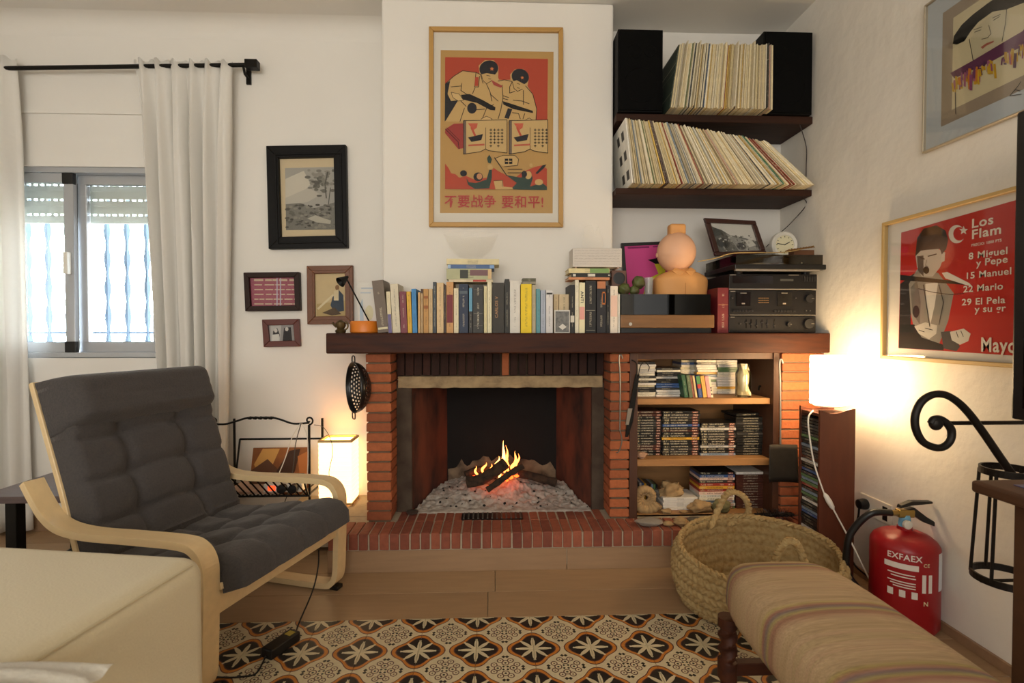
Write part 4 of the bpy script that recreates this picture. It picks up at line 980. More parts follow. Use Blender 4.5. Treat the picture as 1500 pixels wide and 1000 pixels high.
# ------------------------------------------------------------------ shelf unit beside the fire
YS = 2.52; cx0, cx1 = P(918.5, YS), P(1145, YS)
xl1, xr0 = P(930, YS), P(1128, YS)
su = thing('shelf_unit', 'built-in wooden shelf unit of CDs between brick pillars', 'shelf unit', ((cx0 + cx1) / 2, YS + .2, HZ))
obj('side_panel', bx(cx0, xl1, YS - .05, 2.93, HZ - .005, MZ0 - .001), post_wood, su, bevel=.002)
obj('side_panel', bx(xr0, cx1, YS - .03, 2.93, HZ - .005, MZ0 - .001), post_wood, su, bevel=.002)
obj('back_panel', bx(xl1, xr0, 2.915, 2.93, HZ - .005, MZ0 - .001), mid_wood, su)
ztr = at(1000, 525.5, YS).z; obj('top_rail', bx(xl1, xr0, YS - .02, YS, ztr, MZ0 - .001), post_wood, su)
ZS = []
for (a, b) in ((583.5, 592), (672, 682), (751.5, 759)):
    z1, z0 = at(1030, a, YS).z, at(1030, b, YS).z
    obj('shelf', bx(xl1 + .0005, xr0 - .0005, YS, 2.914, z0, z1), mid_wood, su, bevel=.001, seg=1); ZS.append(z1 + .0006)
struct('wall_alcove_lower', bx(.6, XR, 2.935, 3.05, 0, MZ0), plaster)
PAL = {'#e3dcc6': 'cream', '#d2c9a8': 'pale yellow', '#22211f': 'black', '#3a3836': 'charcoal', '#9a3a30': 'red', '#3d5a8c': 'blue', '#c9c6be': 'grey', '#d6a23a': 'yellow', '#5c7a50': 'green', '#b98a6a': 'tan', '#e8c9b8': 'pink', '#4a2a22': 'dark brown', '#ded9cf': 'white', '#7e8fa0': 'blue grey'}
cr = random.Random(21)
def stack(px0, px1, ptop, zb, Y, n, cols, wts, where, group, m, name, dep, cat, over=None, jx=.003, jy=.006):
    x0, x1 = at(px0, 600, Y).x, at(px1, 600, Y).x; zt = at(px0, ptop, Y).z; h = (zt - zb) / n; w = x1 - x0
    me = mesh(name, MB().box(-w / 2, w / 2, 0, dep, .0002, h - .0006), m, bevel=min(.0007, h * .1), seg=1)
    for i in range(n):
        c = (over or {}).get(i) or cr.choices(cols, wts)[0]
        o = link(name, me, None, ((x0 + x1) / 2 + cr.uniform(-jx, jx), Y + cr.uniform(-jy, jy), zb + i * h), (0, 0, R(cr.uniform(-.8, .8))), c)
        tag(o, '%s %s, %s up in %s' % (PAL[c], 'CD case' if cat == 'CD' else ('DVD case' if cat == 'DVD' else 'white book'), ordw(i + 1), where), cat, group)
LC, LWt = ['#e3dcc6', '#d2c9a8', '#22211f', '#3a3836', '#9a3a30', '#c9c6be', '#ded9cf', '#3d5a8c'], [3, 2, 2.5, 1.5, .8, 1, 2, .6]
DC, DW = ['#22211f', '#3a3836', '#e3dcc6', '#c9c6be'], [4, 2, 1.2, .8]
PC, PW = ['#e3dcc6', '#d2c9a8', '#ded9cf', '#c9c6be', '#5c7a50', '#d6a23a'], [4, 3, 3, 1, .6, .5]
g1 = 'CD cases on the top shelf of the unit'
stack(931.5, 960, 530, ZS[0], 2.60, 15, LC, LWt, 'the leftmost stack on the top shelf', g1, CDM, 'cd_case', .14, 'CD')
stack(961.5, 996, 538.5, ZS[0], 2.60, 13, DC, DW, 'the dark second stack on the top shelf', g1, CDM, 'cd_case', .14, 'CD', {5: '#3d5a8c', 4: '#3d5a8c', 0: '#ded9cf', 1: '#c9c6be', 2: '#ded9cf'})
stack(997.5, 1019.5, 527, ZS[0], 2.745, 14, PC, PW, 'the stack behind the leaning booklets', g1, CDM, 'cd_case', .14, 'CD', {12: '#3d5a8c'})
stack(1020.5, 1049.5, 527, ZS[0], 2.70, 14, PC, PW, 'the stack right of the leaning booklets', g1, CDM, 'cd_case', .14, 'CD', {12: '#3a3836', 8: '#d6a23a', 7: '#7e8fa0'})
stack(1050.5, 1080, 527, ZS[0], 2.70, 14, PC, PW, 'the pale stack behind the glass jar', g1, CDM, 'cd_case', .14, 'CD')
stack(1085, 1108.5, 553, ZS[0], 2.73, 8, ['#c9c6be', '#d2c9a8', '#7e8fa0'], [2, 2, 1], 'the short stack right of the glass jar', g1, CDM, 'cd_case', .14, 'CD')
for k, (p, c, nm) in enumerate(((1003, '#2c5a3c', 'dark green booklet at the left of the leaning group on the top shelf'), (1010, '#5a6a4c', 'olive booklet second in the leaning group on the top shelf'), (1015, '#8a4a3a', 'thin brown booklet in the leaning group on the top shelf'), (1019, '#d8c08a', 'cream booklet in the leaning group on the top shelf'),
        (1024, '#2e4a86', 'blue booklet with red and green top on the top shelf'), (1030.5, '#d7a850', 'mustard booklet in the leaning group on the top shelf'), (1037, '#e29a96', 'pink booklet at the right of the leaning group on the top shelf'), (1042, '#e8d9bd', 'pale booklet with black marks ending the leaning group'))):
    x0 = at(p, 584, 2.545).x; h = at(p, 549 + k * .3, 2.545).z - ZS[0]; w = .019 if k in (0, 1, 4, 5, 6) else .010
    o = link('booklet', mesh('booklet', MB().box(0, w, 0, .11, 0, h), BOOK, bevel=.0006, seg=1), None, (x0, 2.545, ZS[0] + .0002), (0, R(-9), 0), c)
    tag(o, nm, 'booklet', 'leaning booklets on the top shelf')
    if k == 4:
        for z0, z1, hc in ((.62, .98, '#4f8a4c'), (.42, .62, '#b8342c')): link('spine_label', mesh('spine_label', MB().box(.0005, w - .0005, -.0006, .0003, h * z0, h * z1), mat('label_' + hc.strip('#'), hc, .6)), o)
    if k == 7:
        for z0 in (.12, .3, .42): link('spine_mark', mesh('spine_mark', MB().box(.002, w - .002, -.0006, .0003, h * z0, h * (z0 + .08)), mat('ink_dark', '#3d3a36', .7)), o)
# glass jar with folded paper
c = Vector((at(1088.5, 580, 2.58).x, 2.58, ZS[0])); t = thing('glass_jar', 'glass jar stuffed with white paper on the top shelf', 'jar', c)
H = at(1088, 533, 2.58).z - ZS[0]
obj('jar', MB().lathe([(.034, 0), (.038, .006), (.038, H * .72), (.028, H * .84), (.030, H), (.028, H), (.026, H * .84), (.036, H * .71), (.036, .008), (0, .006)], 32, c), glass_mat('jar_glass', '#f2f0e6', .1, .03), t, smooth=True)
s = MB(); s.grid(lambda u, v: c + Vector(((.030 - .010 * math.sin(v * 9 + u * 12)) * math.cos(u * 6.283) * (1 - .3 * v), (.030 - .01 * math.cos(v * 7 + u * 18)) * math.sin(u * 6.283) * (1 - .3 * v), .010 + H * .95 * v)), 26, 12, closeu=True)
s.f.append([11 * 26 + k for k in range(26)]); s.mi.append(0)
obj('folded_paper', s, mat('white_tissue', '#efe6cf', .8), t, smooth=True, ang=30)
c = Vector((at(1119, 580, 2.62).x, 2.62, ZS[0])); t = thing('black_figurine', 'small black metal figurine at the right end of the top shelf', 'figurine', c)
obj('body', MB().lathe([(.018, 0), (.02, .006), (.008, .016), (.016, .035), (.012, .055), (.005, .062), (.011, .074), (0, .084)], 16, c), black_metal, t, smooth=True)
obj('arm', MB().tube(catmull([c + Vector((-.012, -.004, .045)), c + Vector((-.030, -.01, .05)), c + Vector((-.034, -.01, .03))], 4), .005, 6), black_metal, t)
# DVD shelves
g2 = 'DVD cases on the middle shelf of the unit'
stack(931, 969, 602, ZS[1], 2.60, 17, ['#22211f', '#3a3836', '#4a2a22'], [4, 1, 1], 'the leftmost stack on the middle shelf', g2, DVDM, 'dvd_case', .135, 'DVD')
stack(970.5, 1025, 602, ZS[1], 2.59, 17, ['#22211f', '#3a3836', '#4a2a22'], [4, 1, .6], 'the second stack on the middle shelf', g2, DVDM, 'dvd_case', .135, 'DVD', {11: '#3d5a8c', 6: '#d6a23a'})
stack(1026.5, 1078, 619, ZS[1], 2.59, 13, ['#3a3836', '#e8c9b8', '#c9c6be', '#22211f', '#7e8fa0'], [3, 1, 1, 2, .6], 'the low third stack on the middle shelf', g2, DVDM, 'dvd_case', .135, 'DVD')
stack(1079, 1127, 611, ZS[1], 2.59, 15, ['#22211f', '#3a3836'], [4, 1], 'the rightmost stack on the middle shelf', g2, CDM, 'dvd_case', .135, 'DVD')
x0, x1 = at(1079, 610, 2.62).x, at(1125, 610, 2.62).x; z = at(1079, 610.6, 2.59).z
o = link('dvd_case', mesh('dvd_case', MB().box(-(x1 - x0) / 2, (x1 - x0) / 2, 0, .135, 0, .013), CDM, bevel=.0008, seg=1), None, ((x0 + x1) / 2 - .008, 2.62, z + .001), (0, 0, R(9)), '#22211f'); tag(o, 'black DVD case lying askew on top of the rightmost middle stack', 'DVD', g2)
g3 = 'cases on the bottom shelf of the unit'
stack(1025.5, 1077, 691, ZS[2], 2.58, 13, ['#22211f'], [1], 'the coloured stack on the bottom shelf', g3, DVDM, 'dvd_case', .135, 'DVD',
      {12: '#22211f', 11: '#3d5a8c', 10: '#e8c9b8', 9: '#3a3836', 8: '#9a3a30', 7: '#d6a23a', 6: '#9a3a30', 5: '#e8c9b8', 4: '#ded9cf', 3: '#e3dcc6', 2: '#7e8fa0', 1: '#c9c6be', 0: '#5c7a50'})
stack(1079.5, 1126, 691, ZS[2], 2.58, 14, ['#4a2a22'], [1], 'the dark brown stack on the bottom shelf', g3, CDM, 'dvd_case', .135, 'DVD', {13: '#ded9cf'}, jx=.001, jy=.002)
stack(972.5, 1023.5, 728.5, ZS[2], 2.57, 5, ['#ded9cf'], [1], 'the pile under the rock', 'white books on the bottom shelf', BOOK, 'book', .14, 'book')
CASC = ['#22211f', '#3a3836', '#c9c6be', '#3d5a8c', '#d6a23a', '#3a3836', '#22211f', '#7e8fa0', '#5c7a50', '#22211f']
for k in range(10):
    x0 = at(930 + k * 3.4, 720, 2.70).x; z1 = at(930, 701 + k * .4, 2.70).z
    o = link('cassette_case', mesh('cassette_case', MB().box(0, .0108, 0, .1, 0, z1 - ZS[2] - .02), CDM, bevel=.0006, seg=1), None, (x0, 2.70, ZS[2]), None, CASC[k])
    tag(o, '%s upright case, %s from the left behind the ammonite' % (PAL[CASC[k]], ordw(k + 1)), 'case', 'upright cases behind the ammonite')
# fossil, rocks
stone = mat('buff_limestone', '#b8986a', .9, var=.3, scale=30, bump=.5, c2='#8d7350'); grey_stone = mat('grey_stone', '#8b8276', .9, var=.3, scale=26, bump=.4); dark_stone = mat('dark_grey_stone', '#5f594e', .9, var=.35, scale=40, bump=.5); green_rock = mat('greenish_rock', '#75704c', .9, var=.4, scale=30, bump=.6)
ca = at(946, 735, 2.545); Rm = .098; ca.z = ZS[2] + .072
s = MB(); pts = []; rs = []; N = 150
for i in range(N):
    a = i / N * 2 * math.pi * 2.6; g_ = math.exp(.10 * (a - 2.6 * 2 * math.pi)); rr = Rm * .68 * g_; pts.append(Vector((ca.x + rr * math.cos(a + 2.2), ca.y + .004, ca.z + rr * math.sin(a + 2.2)))); rs.append(Rm * .32 * g_ * (1 + .09 * math.sin(i * 2.1)))
s.tube(pts, rs, 12)
t = tag(obj('ammonite', s, stone, smooth=True, ang=60), 'large coiled ammonite fossil at the left of the bottom shelf', 'fossil')
GR = 'stones around the shelf unit'
rock('rock', 966, 1001, 704, 729.5, 2.62, stone, 'lumpy buff rock lying on the white books', 'rock', GR, 3, dep=.045, amp=.35)
rock('rock', 1010, 1042, 733, 752, 2.535, stone, 'knobbly buff rock on the bottom shelf beside the white books', 'rock', GR, 5, dep=.03, amp=.35, zb=ZS[2])
rock('rock', 1043, 1070, 731, 752, 2.535, green_rock, 'greenish rock on the bottom shelf behind the basket handle', 'rock', GR, 6, dep=.03, zb=ZS[2])
rock('pebble', 968, 984, 745, 754, 2.53, stone, 'small tan pebble on the bottom shelf beside the ammonite', 'stone', GR, 7, zb=ZS[2], nn=10)
rock('pebble', 995, 1007, 747, 754, 2.53, stone, 'tiny brown pebble on the front edge of the bottom shelf', 'stone', GR, 8, zb=ZS[2], nn=10)
rock('pebble', 929, 947, 661, 674, 2.545, mat('pinkish_stone', '#a8846a', .9, var=.25, scale=20, bump=.3), 'pinkish pointed stone at the left of the middle shelf', 'stone', GR, 9, zb=ZS[1])
rock('stone', 931, 971, 758, 777, 2.37, grey_stone, 'flat grey stone lying on the hearth', 'stone', GR, 10, dep=.035, zb=HZ, amp=.12)
rock('stone', 971, 987, 763, 777, 2.36, stone, 'small rounded tan stone on the hearth beside the flat grey one', 'stone', GR, 11, zb=HZ, amp=.12)
rock('stone', 987, 1009, 757, 777, 2.36, stone, 'angular buff stone on the hearth', 'stone', GR, 12, zb=HZ, amp=.25)
rock('stone', 1005, 1034, 757, 774, 2.385, dark_stone, 'dark grey oval stone on the hearth', 'stone', GR, 13, dep=.03, zb=HZ, amp=.08)
# fire tools
steel = mat('dull_steel', '#8f8a82', .35, metal=.8)
Yq = 2.455
t = thing('poker', 'thin steel poker hanging on the brick pillar left of the CDs', 'poker', at(909, 520, Yq))
obj('rod', MB().tube(catmull([at(912, 525, Yq), at(909.5, 519, Yq), at(907, 525, Yq), at(908.5, 560, Yq), at(908, 630, Yq)], 5), .0035, 8), steel, t)
obj('hook', MB().tube(catmull([at(908, 630, Yq), at(911, 645, Yq), at(907, 660, Yq), at(903, 663, Yq)], 5), .003, 6), steel, t)
t = thing('fire_tongs', 'dark fire tongs with wire loop hanging beside the CDs', 'tongs', at(930, 530, 2.44))
obj('blade', MB().prism([at(931, 548, 2.445), at(937, 548, 2.445), at(927, 618, 2.445), at(920, 640, 2.445), at(916, 640, 2.445), at(919, 610, 2.445)], (0, .006, 0)), black_metal, t, bevel=.001, seg=1)
obj('tip', MB().prism([at(926.5, 598, 2.444), at(921, 622, 2.444), at(916.5, 622, 2.444), at(920, 598, 2.444)], (0, .0095, 0)), mat('worn_grey_metal', '#8d8578', .5, metal=.5), t)
obj('loop', MB().tube(catmull([at(935, 552, 2.44), at(938, 536, 2.44), at(944, 530, 2.44), at(951, 537, 2.44), at(949, 544, 2.44)], 5), .0022, 6), black_metal, t)
obj('hanger', MB().tube(catmull([at(925, 527, 2.45), at(932, 532, 2.44), at(933, 545, 2.44), at(931, 556, 2.44)], 5), .003, 6), black_metal, t)
Yq = 2.455
t = thing('fire_shovel', 'black fire shovel with long steel handle hanging at the right post', 'shovel', at(1146, 530, Yq))
obj('handle', MB().tube(catmull([at(1147, 532, Yq), at(1144.5, 526, Yq), at(1142, 532, Yq), at(1143, 570, Yq), at(1143, 654, Yq)], 5), .005, 8), steel, t)
s = MB(); s.grid(lambda u, v: at(1127 + 41 * u + (v * 2 if u > .5 else -v * 1), 651 + 56 * v, 2.44) + Vector((0, .018 * (1 - (2 * u - 1) ** 2) * (.4 + .6 * v), 0)), 16, 8)
o = obj('blade', s, mat('sooty_steel', '#2c2925', .6, metal=.5, var=.4, scale=40), t, smooth=True); o.modifiers.new('thickness', 'SOLIDIFY').thickness = .002
c = gp(1138, 768, HZ + .0); c = Vector((P(1136, 2.40), 2.41, HZ + .001)); t = thing('hearth_brush', 'black bristle hearth brush lying beneath the shovel', 'brush', c)
s = MB(); br_ = random.Random(2)
for k in range(260):
    p = c + Vector((br_.uniform(-.085, .085), br_.uniform(-.022, .022), .025)); d = Vector((br_.gauss(0, .4), br_.gauss(0, .5) - .3, br_.uniform(-.4, 1))).normalized(); e = p + d * .028; e.z = max(e.z, HZ + .002); s.tube([p, e], .0009, 3, cap=False)
o = obj('bristles', s, black_plastic, t); o['kind'] = 'stuff'
obj('handle', bx(c.x - .09, c.x + .10, c.y - .014, c.y + .014, c.z + .018, c.z + .034), black_plastic, t, bevel=.006)
# colander hanging on the pillar's left side
cc = at(524, 567, 2.50); M = Matrix.Rotation(R(-58), 3, 'Z') @ Matrix.Rotation(R(90), 3, 'X')
t = thing('colander', 'black enamel colander hanging on the left brick pillar', 'colander', cc); s = MB(); Rc = (at(520, 530, 2.5).z - at(520, 604, 2.5).z) / 2
nu, nv = 60, 22; vs = []
for j in range(nv):
    ph = math.pi / 2 * j / (nv - 1)
    for i in range(nu): a = 2 * math.pi * i / nu; vs.append(cc + M @ Vector((Rc * math.sin(ph) * math.cos(a), Rc * math.sin(ph) * math.sin(a), -Rc * .62 * math.cos(ph) + .02)))
fs = []
for j in range(1, nv - 1):
    for i in range(nu):
        if j % 2 == 0 and 2 < j < nv - 4 and (i + (j // 2) % 2) % 2 == 0: continue
        fs.append((j * nu + i, j * nu + (i + 1) % nu, (j + 1) * nu + (i + 1) % nu, (j + 1) * nu + i))
s.add(vs, fs); o = obj('bowl', s, mat('black_enamel', '#0f0f10', .3), t, smooth=True, ang=80); o.modifiers.new('thickness', 'SOLIDIFY').thickness = .0018
obj('rim', MB().tube([cc + M @ Vector((Rc * math.cos(a), Rc * math.sin(a), .02)) for a in [2 * math.pi * i / 40 for i in range(40)]], .003, 6, closed=True), MATS['black_enamel'], t, smooth=True)
top = cc + M @ Vector((0, Rc, .02)); top2 = cc + M @ Vector((0, -Rc, .02))
for sgn, b_ in ((1, top), (-1, top2)):
    obj('handle', MB().tube(catmull([b_ + M @ Vector((-.022, -.006 * sgn, 0)), b_ + M @ Vector((-.018, .026 * sgn, 0)), b_ + M @ Vector((.018, .026 * sgn, 0)), b_ + M @ Vector((.022, -.006 * sgn, 0))], 5), .0032, 6), MATS['black_enamel'], t)
# ------------------------------------------------------------------ lamps and CD tower at the sides
def lamp_mat(name, c, e, noise_sc=0):
    m = mat(name, c, .9, emis=e, ecol=c); return m
pl = thing('paper_lamp', 'glowing square paper lamp standing left of the fireplace', 'lamp', (P(490, 2.74), 2.74, HZ))
c = pl.location; x0, x1 = at(467, 700, 2.70).x, at(515, 700, 2.70).x; zt = at(490, 648, 2.70).z; zb = HZ + .012
paper = mat('glowing_paper', '#ffe6c0', .9, emis=2.2, ecol='#ffcf90')
s = MB(); nr = 26
for k in range(nr):
    z = zb + (zt - zb) * k / nr; z2 = zb + (zt - zb) * (k + 1) / nr; e = .0012 if k % 2 else 0
    for q in ((x0 - e, x1 + e, 2.70 - e, 2.702), (x0 - e, x1 + e, 2.838, 2.84 + e), (x0 - e, x0 + .002, 2.702, 2.838), (x1 - .002, x1 + e, 2.702, 2.838)): s.box(*q, z, z2)
obj('shade', s, paper, pl)
wf = mat('lamp_frame_wood', '#caa56a', .6)
for zz in (HZ + .0005, zt):
    for q in ((x0 - .003, x1 + .003, 2.697, 2.709), (x0 - .003, x1 + .003, 2.831, 2.843), (x0 - .003, x0 + .009, 2.709, 2.831), (x1 - .009, x1 + .003, 2.709, 2.831)): obj('frame_bar', bx(*q, zz, zz + .012), wf, pl)
obj('bulb', MB().lathe([(max(.001, .03 * math.sin(math.pi * i / 10)), -.03 * math.cos(math.pi * i / 10)) for i in range(11)], 16, ((x0 + x1) / 2, 2.77, zb + .15)), mat('warm_bulb', '#ffe0b0', .5, emis=30, ecol='#ffc880'), pl, smooth=True)
w = MB().tube(catmull([at(460, 622, 2.66), at(474, 626, 2.66), at(485, 645, 2.66), at(487, 665, 2.66), at(484, 680, 2.67), at(482, 695, 2.66), at(488, 708, 2.66), at(499, 716, 2.66)], 5), .0016, 5)
obj('cord', w, mat('grey_wire', '#4b443c', .6), pl)
# tower
tx0, tx1, ty0, ty1 = 1.338, 1.488, 2.085, 2.232; tx0 = at(1200.5, 700, ty0).x; tx1 = at(1252, 700, ty0).x; zt = at(1226, 603, ty0).z
tw_m = mat('reddish_tower_wood', '#5a2d1a', .5, var=.3, scale=6, stretch=(6, 6, 1), bump=.05)
t = thing('cd_tower', 'reddish wooden CD tower under the bright lamp', 'CD rack', ((tx0 + tx1) / 2, (ty0 + ty1) / 2, 0))
for yy in (ty0, ty1 - .012):
    pts = [(tx0, yy, 0), (tx1, yy, 0), (tx1, yy, zt + .012)] + [(tx1 - (tx1 - tx0) * u, yy, zt + .010 * math.cos(u * 5.2) + .002) for u in [i / 14 for i in range(1, 15)]]
    obj('side_panel', MB().prism(pts, (0, .012, 0)), tw_m, t)
obj('back_panel', bx(tx1 - .01, tx1, ty0 + .012, ty1 - .012, 0, zt - .01), tw_m, t)
obj('top_board', bx(tx0 + .004, tx1 - .01, ty0 + .012, ty1 - .012, zt - .022, zt - .010), tw_m, t); obj('base_board', bx(tx0 + .01, tx1 - .01, ty0 + .012, ty1 - .012, .02, .05), tw_m, t)
n = 50; h = (zt - .03 - .055) / n
cme = mesh('cd_case', MB().box(-.0585, .0585, 0, .125, 0, h * .86), CDM, bevel=.0006, seg=1)
cc_ = ['#22211f', '#3a3836', '#c9c6be', '#7e8fa0', '#3d5a8c', '#ded9cf', '#5c7a50', '#4a2a22', '#9a3a30']
for k in range(n):
    c = cr.choices(cc_, [5, 3, 1.6, 1.2, .8, 1.2, .3, .7, .3])[0]
    o = link('cd_case', cme, None, (tx0 + .004 + cr.uniform(-.004, .004), (ty0 + ty1) / 2, .0515 + k * h), (0, 0, R(-90)), c)
    tag(o, '%s CD case, %s from the bottom of the tower' % (PAL[c], ordw(k + 1)), 'CD', 'CD cases in the tower')
# bright lamp on the tower
Yl = (ty0 + ty1) / 2; zl0 = zt + .014; zl1 = at(1215, 521, Yl).z; xl_, xr_ = at(1189, 560, Yl).x, at(1243, 560, Yl).x
t = thing('white_lamp', 'glaring white lamp standing on the CD tower', 'lamp', ((xl_ + xr_) / 2, Yl, zl0))
s = MB(); nr = 14; hw, hd_ = (xr_ - xl_) / 2, .062; cx_ = (xl_ + xr_) / 2
prof = []
for k in range(nr + 1):
    prof.append((1.0 + (.012 if k % 2 else 0), zl0 + .012 + (zl1 - zl0 - .012) * k / nr))
s.lathe(prof, 32, (cx_, Yl, 0), sx=hw, sy=hd_)
obj('shade', s, mat('glaring_shade', '#fff1d6', .9, emis=27, ecol='#ffd9a4'), t, smooth=True)
obj('base', MB().lathe([(hw * .8, 0), (hw * .85, .006), (hw * .7, .013), (0, .013)], 32, (cx_, Yl, zl0), sy=.062 / hw), white_plastic, t, smooth=True)
cd_ = mat('white_cord', '#e2ddd0', .5)
t = thing('lamp_cable', 'white lamp cable with inline switch hanging down the CD tower', 'cable', at(1190, 602, 2.07))
Yw = 2.065
pts = [at(1191, 601, Yl - .06), at(1184, 612, Yw), at(1186, 640, Yw), at(1193, 680, Yw), at(1207, 722, Yw)]
obj('cord', MB().tube(catmull(pts, 6), .0032, 8), cd_, t, smooth=True)
a, b = at(1207.5, 722, Yw), at(1221, 746, Yw); d = (b - a)
obj('switch', MB().tube([a, a + d * .15, a + d * .5, a + d * .85, b], [.004, .0095, .0115, .0095, .004], 12), white_plastic, t, smooth=True)
pts = [b, at(1235, 772, Yw - .02), at(1250, 800, Yw - .05), at(1262, 825, Yw - .08), at(1282, 865, 1.95), at(1300, 905, 1.9)]
pts[-1].z = .006
obj('cord', MB().tube(catmull(pts, 6), .0032, 8), cd_, t, smooth=True)
# wall socket, plug and black lead
def WX(px, py, k=0): p = wx(px, py, XR); return p + Vector((-k, 0, 0))
s0, s1 = WX(1263, 722), WX(1308, 768)
ya, yb = s1.y, s0.y; za, zb_ = .305, .385; zm = WX(1285, 745).z; za, zb_ = zm - .043, zm + .043
t = thing('wall_socket', 'double white wall socket above the fire extinguisher', 'socket', (XR, (ya + yb) / 2, za))
obj('plate', bx(XR - .01, XR, ya, yb, za, zb_), white_plastic, t, bevel=.003)
for kk in (0, 1): obj('insert', bx(XR - .0125, XR - .009, ya + .018, ya + .042, za + .014 + kk * .033, za + .038 + kk * .033), black_plastic, t)
c = Vector((XR - .012, yb - .04, zm + .004)); t = thing('black_plug', 'black plug with cable in the wall socket', 'plug', c)
obj('plug', MB().lathe([(.022, 0), (.024, .01), (.02, .034), (.01, .04), (0, .04)], 20, c, M=Matrix.Rotation(R(-90), 3, 'Y')), black_plastic, t, smooth=True)
obj('cable', MB().tube(catmull([c + Vector((-.03, 0, -.01)), c + Vector((-.032, .004, -.06)), c + Vector((-.03, .03, -.12)), c + Vector((-.04, .06, -.2)), c + Vector((-.06, -.02, -.26)), c + Vector((-.06, -.15, -.28)), Vector((XR - .1, 1.9, .008))], 6), .0042, 8), black_plastic, t, smooth=True)
# fire extinguisher
Ye = 1.84; ex = at(1324, 850, Ye); re = (at(1365, 850, Ye).x - at(1283, 850, Ye).x) / 2; zs = at(1324, 797, Ye).z; ex.z = 0
red = mat('extinguisher_red', '#9a121a', .35, var=.05, scale=4)
t = thing('fire_extinguisher', 'red fire extinguisher standing by the right wall', 'fire extinguisher', (ex.x, Ye, 0))
body = obj('cylinder', MB().lathe([(re * .9, .001), (re, .02), (re, zs)] + [(re * math.cos(a) ** .8 if a < 1.5 else .03, zs + .055 * math.sin(a)) for a in [.2, .5, .8, 1.1, 1.3]] + [(.024, zs + .058), (.024, zs + .07), (0, zs + .07)], 48, (ex.x, Ye, 0)), red, t, smooth=True)
zv = zs + .068
obj('collar', MB().lathe([(.022, 0), (.018, .03), (.016, .045)], 20, (ex.x, Ye, zv)), mat('blue_tape', '#6fa8c8', .5), t, smooth=True)
s = MB(); s.box(ex.x - .03, ex.x + .03, Ye - .014, Ye + .014, zv + .035, zv + .065); obj('valve', s, mat('brass_valve', '#a58a4c', .35, metal=.8), t, bevel=.005)
Mh = Matrix.Translation((ex.x, Ye, zv + .06)) @ Matrix.Rotation(R(0), 4, 'Z')
obj('carry_handle', MB().prism([Mh @ Vector(p) for p in ((-.02, -.012, 0), (.02, -.012, -.012), (.07, -.012, -.045), (.115, -.012, -.062), (.12, -.012, -.05), (.075, -.012, -.022), (.03, -.012, .012))], (0, .024, 0)), black_plastic, t, bevel=.003)
obj('lever', MB().prism([Mh @ Vector(p) for p in ((-.025, -.011, .010), (.02, -.011, .02), (.098, -.011, .026), (.098, -.011, .034), (.02, -.011, .036), (-.02, -.011, .022))], (0, .022, 0)), black_plastic, t, bevel=.002)
obj('gauge', MB().lathe([(.016, 0), (.016, .010), (.013, .012), (0, .011)], 20, (ex.x - .012, Ye - .022, zv + .016), M=Matrix.Rotation(R(90), 3, 'X')), mat('gauge_white', '#d8d4c6', .3), t, smooth=True)
obj('hose_fitting', MB().tube([(ex.x - .03, Ye, zv + .05), (ex.x - .065, Ye - .01, zv + .055)], .011, 12), MATS['brass_valve'], t)
hp = [(ex.x - .06, Ye - .01, zv + .055), (ex.x - .13, Ye + .0, zv + .05), at(1250, 775, Ye + .03), at(1241, 800, Ye + .04), at(1242, 840, Ye + .05), (ex.x - .13, Ye + .02, .09)]
obj('hose', MB().tube(catmull(hp, 7), .0125, 12), black_plastic, t, smooth=True)
def cyl(a, z, k=.0008): return Vector((ex.x + (re + k) * math.sin(a), Ye - (re + k) * math.cos(a), z))
va = math.atan2(-ex.x, Ye) * -1.0   # facing the room
A0 = -.55
wht = mat('ink_white', '#e2d9d0', .6)
s = MB(); z1 = at(1300, 823, Ye - re).z
addtext(s, 'EXFAEX', .030, lambda u, v: cyl(A0 - .62 + u / re * .92, z1 - .006 + v), .02)
def patch(a0, a1, z0_, z1_): s.grid(lambda u, v: cyl(a0 + (a1 - a0) * u, z0_ + (z1_ - z0_) * v, .0006), 8, 2)
patch(-1.25, -.30, z1 - .040, z1 - .020)
for k in range(2): patch(-1.15 + .1 * k, -.40 + .02 * k, z1 - .060 - k * .010, z1 - .056 - k * .010)
for k in range(3): patch(-1.15 + .08 * k, -.38, z1 - .088 - k * .009, z1 - .084 - k * .009)
for k in range(3): patch(-1.15 + .33 * k, -.98 + .33 * k, z1 - .14, z1 - .115)
for k in (0, 1): patch(-.20 + .2 * k, -.08 + .2 * k, z1 - .115, z1 - .05)
obj('white_lettering', s, wht, body)
s = MB(); addtext(s, 'CE', .017, lambda u, v: cyl(-.17 + u / re, z1 - .022 + v), .02); addtext(s, 'N', .022, lambda u, v: cyl(-.16 + u / re, z1 - .160 + v), .02); obj('mark', s, mat('label_cream', '#d8c9a0', .6), body)
s = MB(); s.grid(lambda u, v: cyl(.42 + .5 * u, z1 - .115 + .135 * v), 8, 2); obj('paper_label', s, mat('label_paper', '#d9dde2', .6), body)
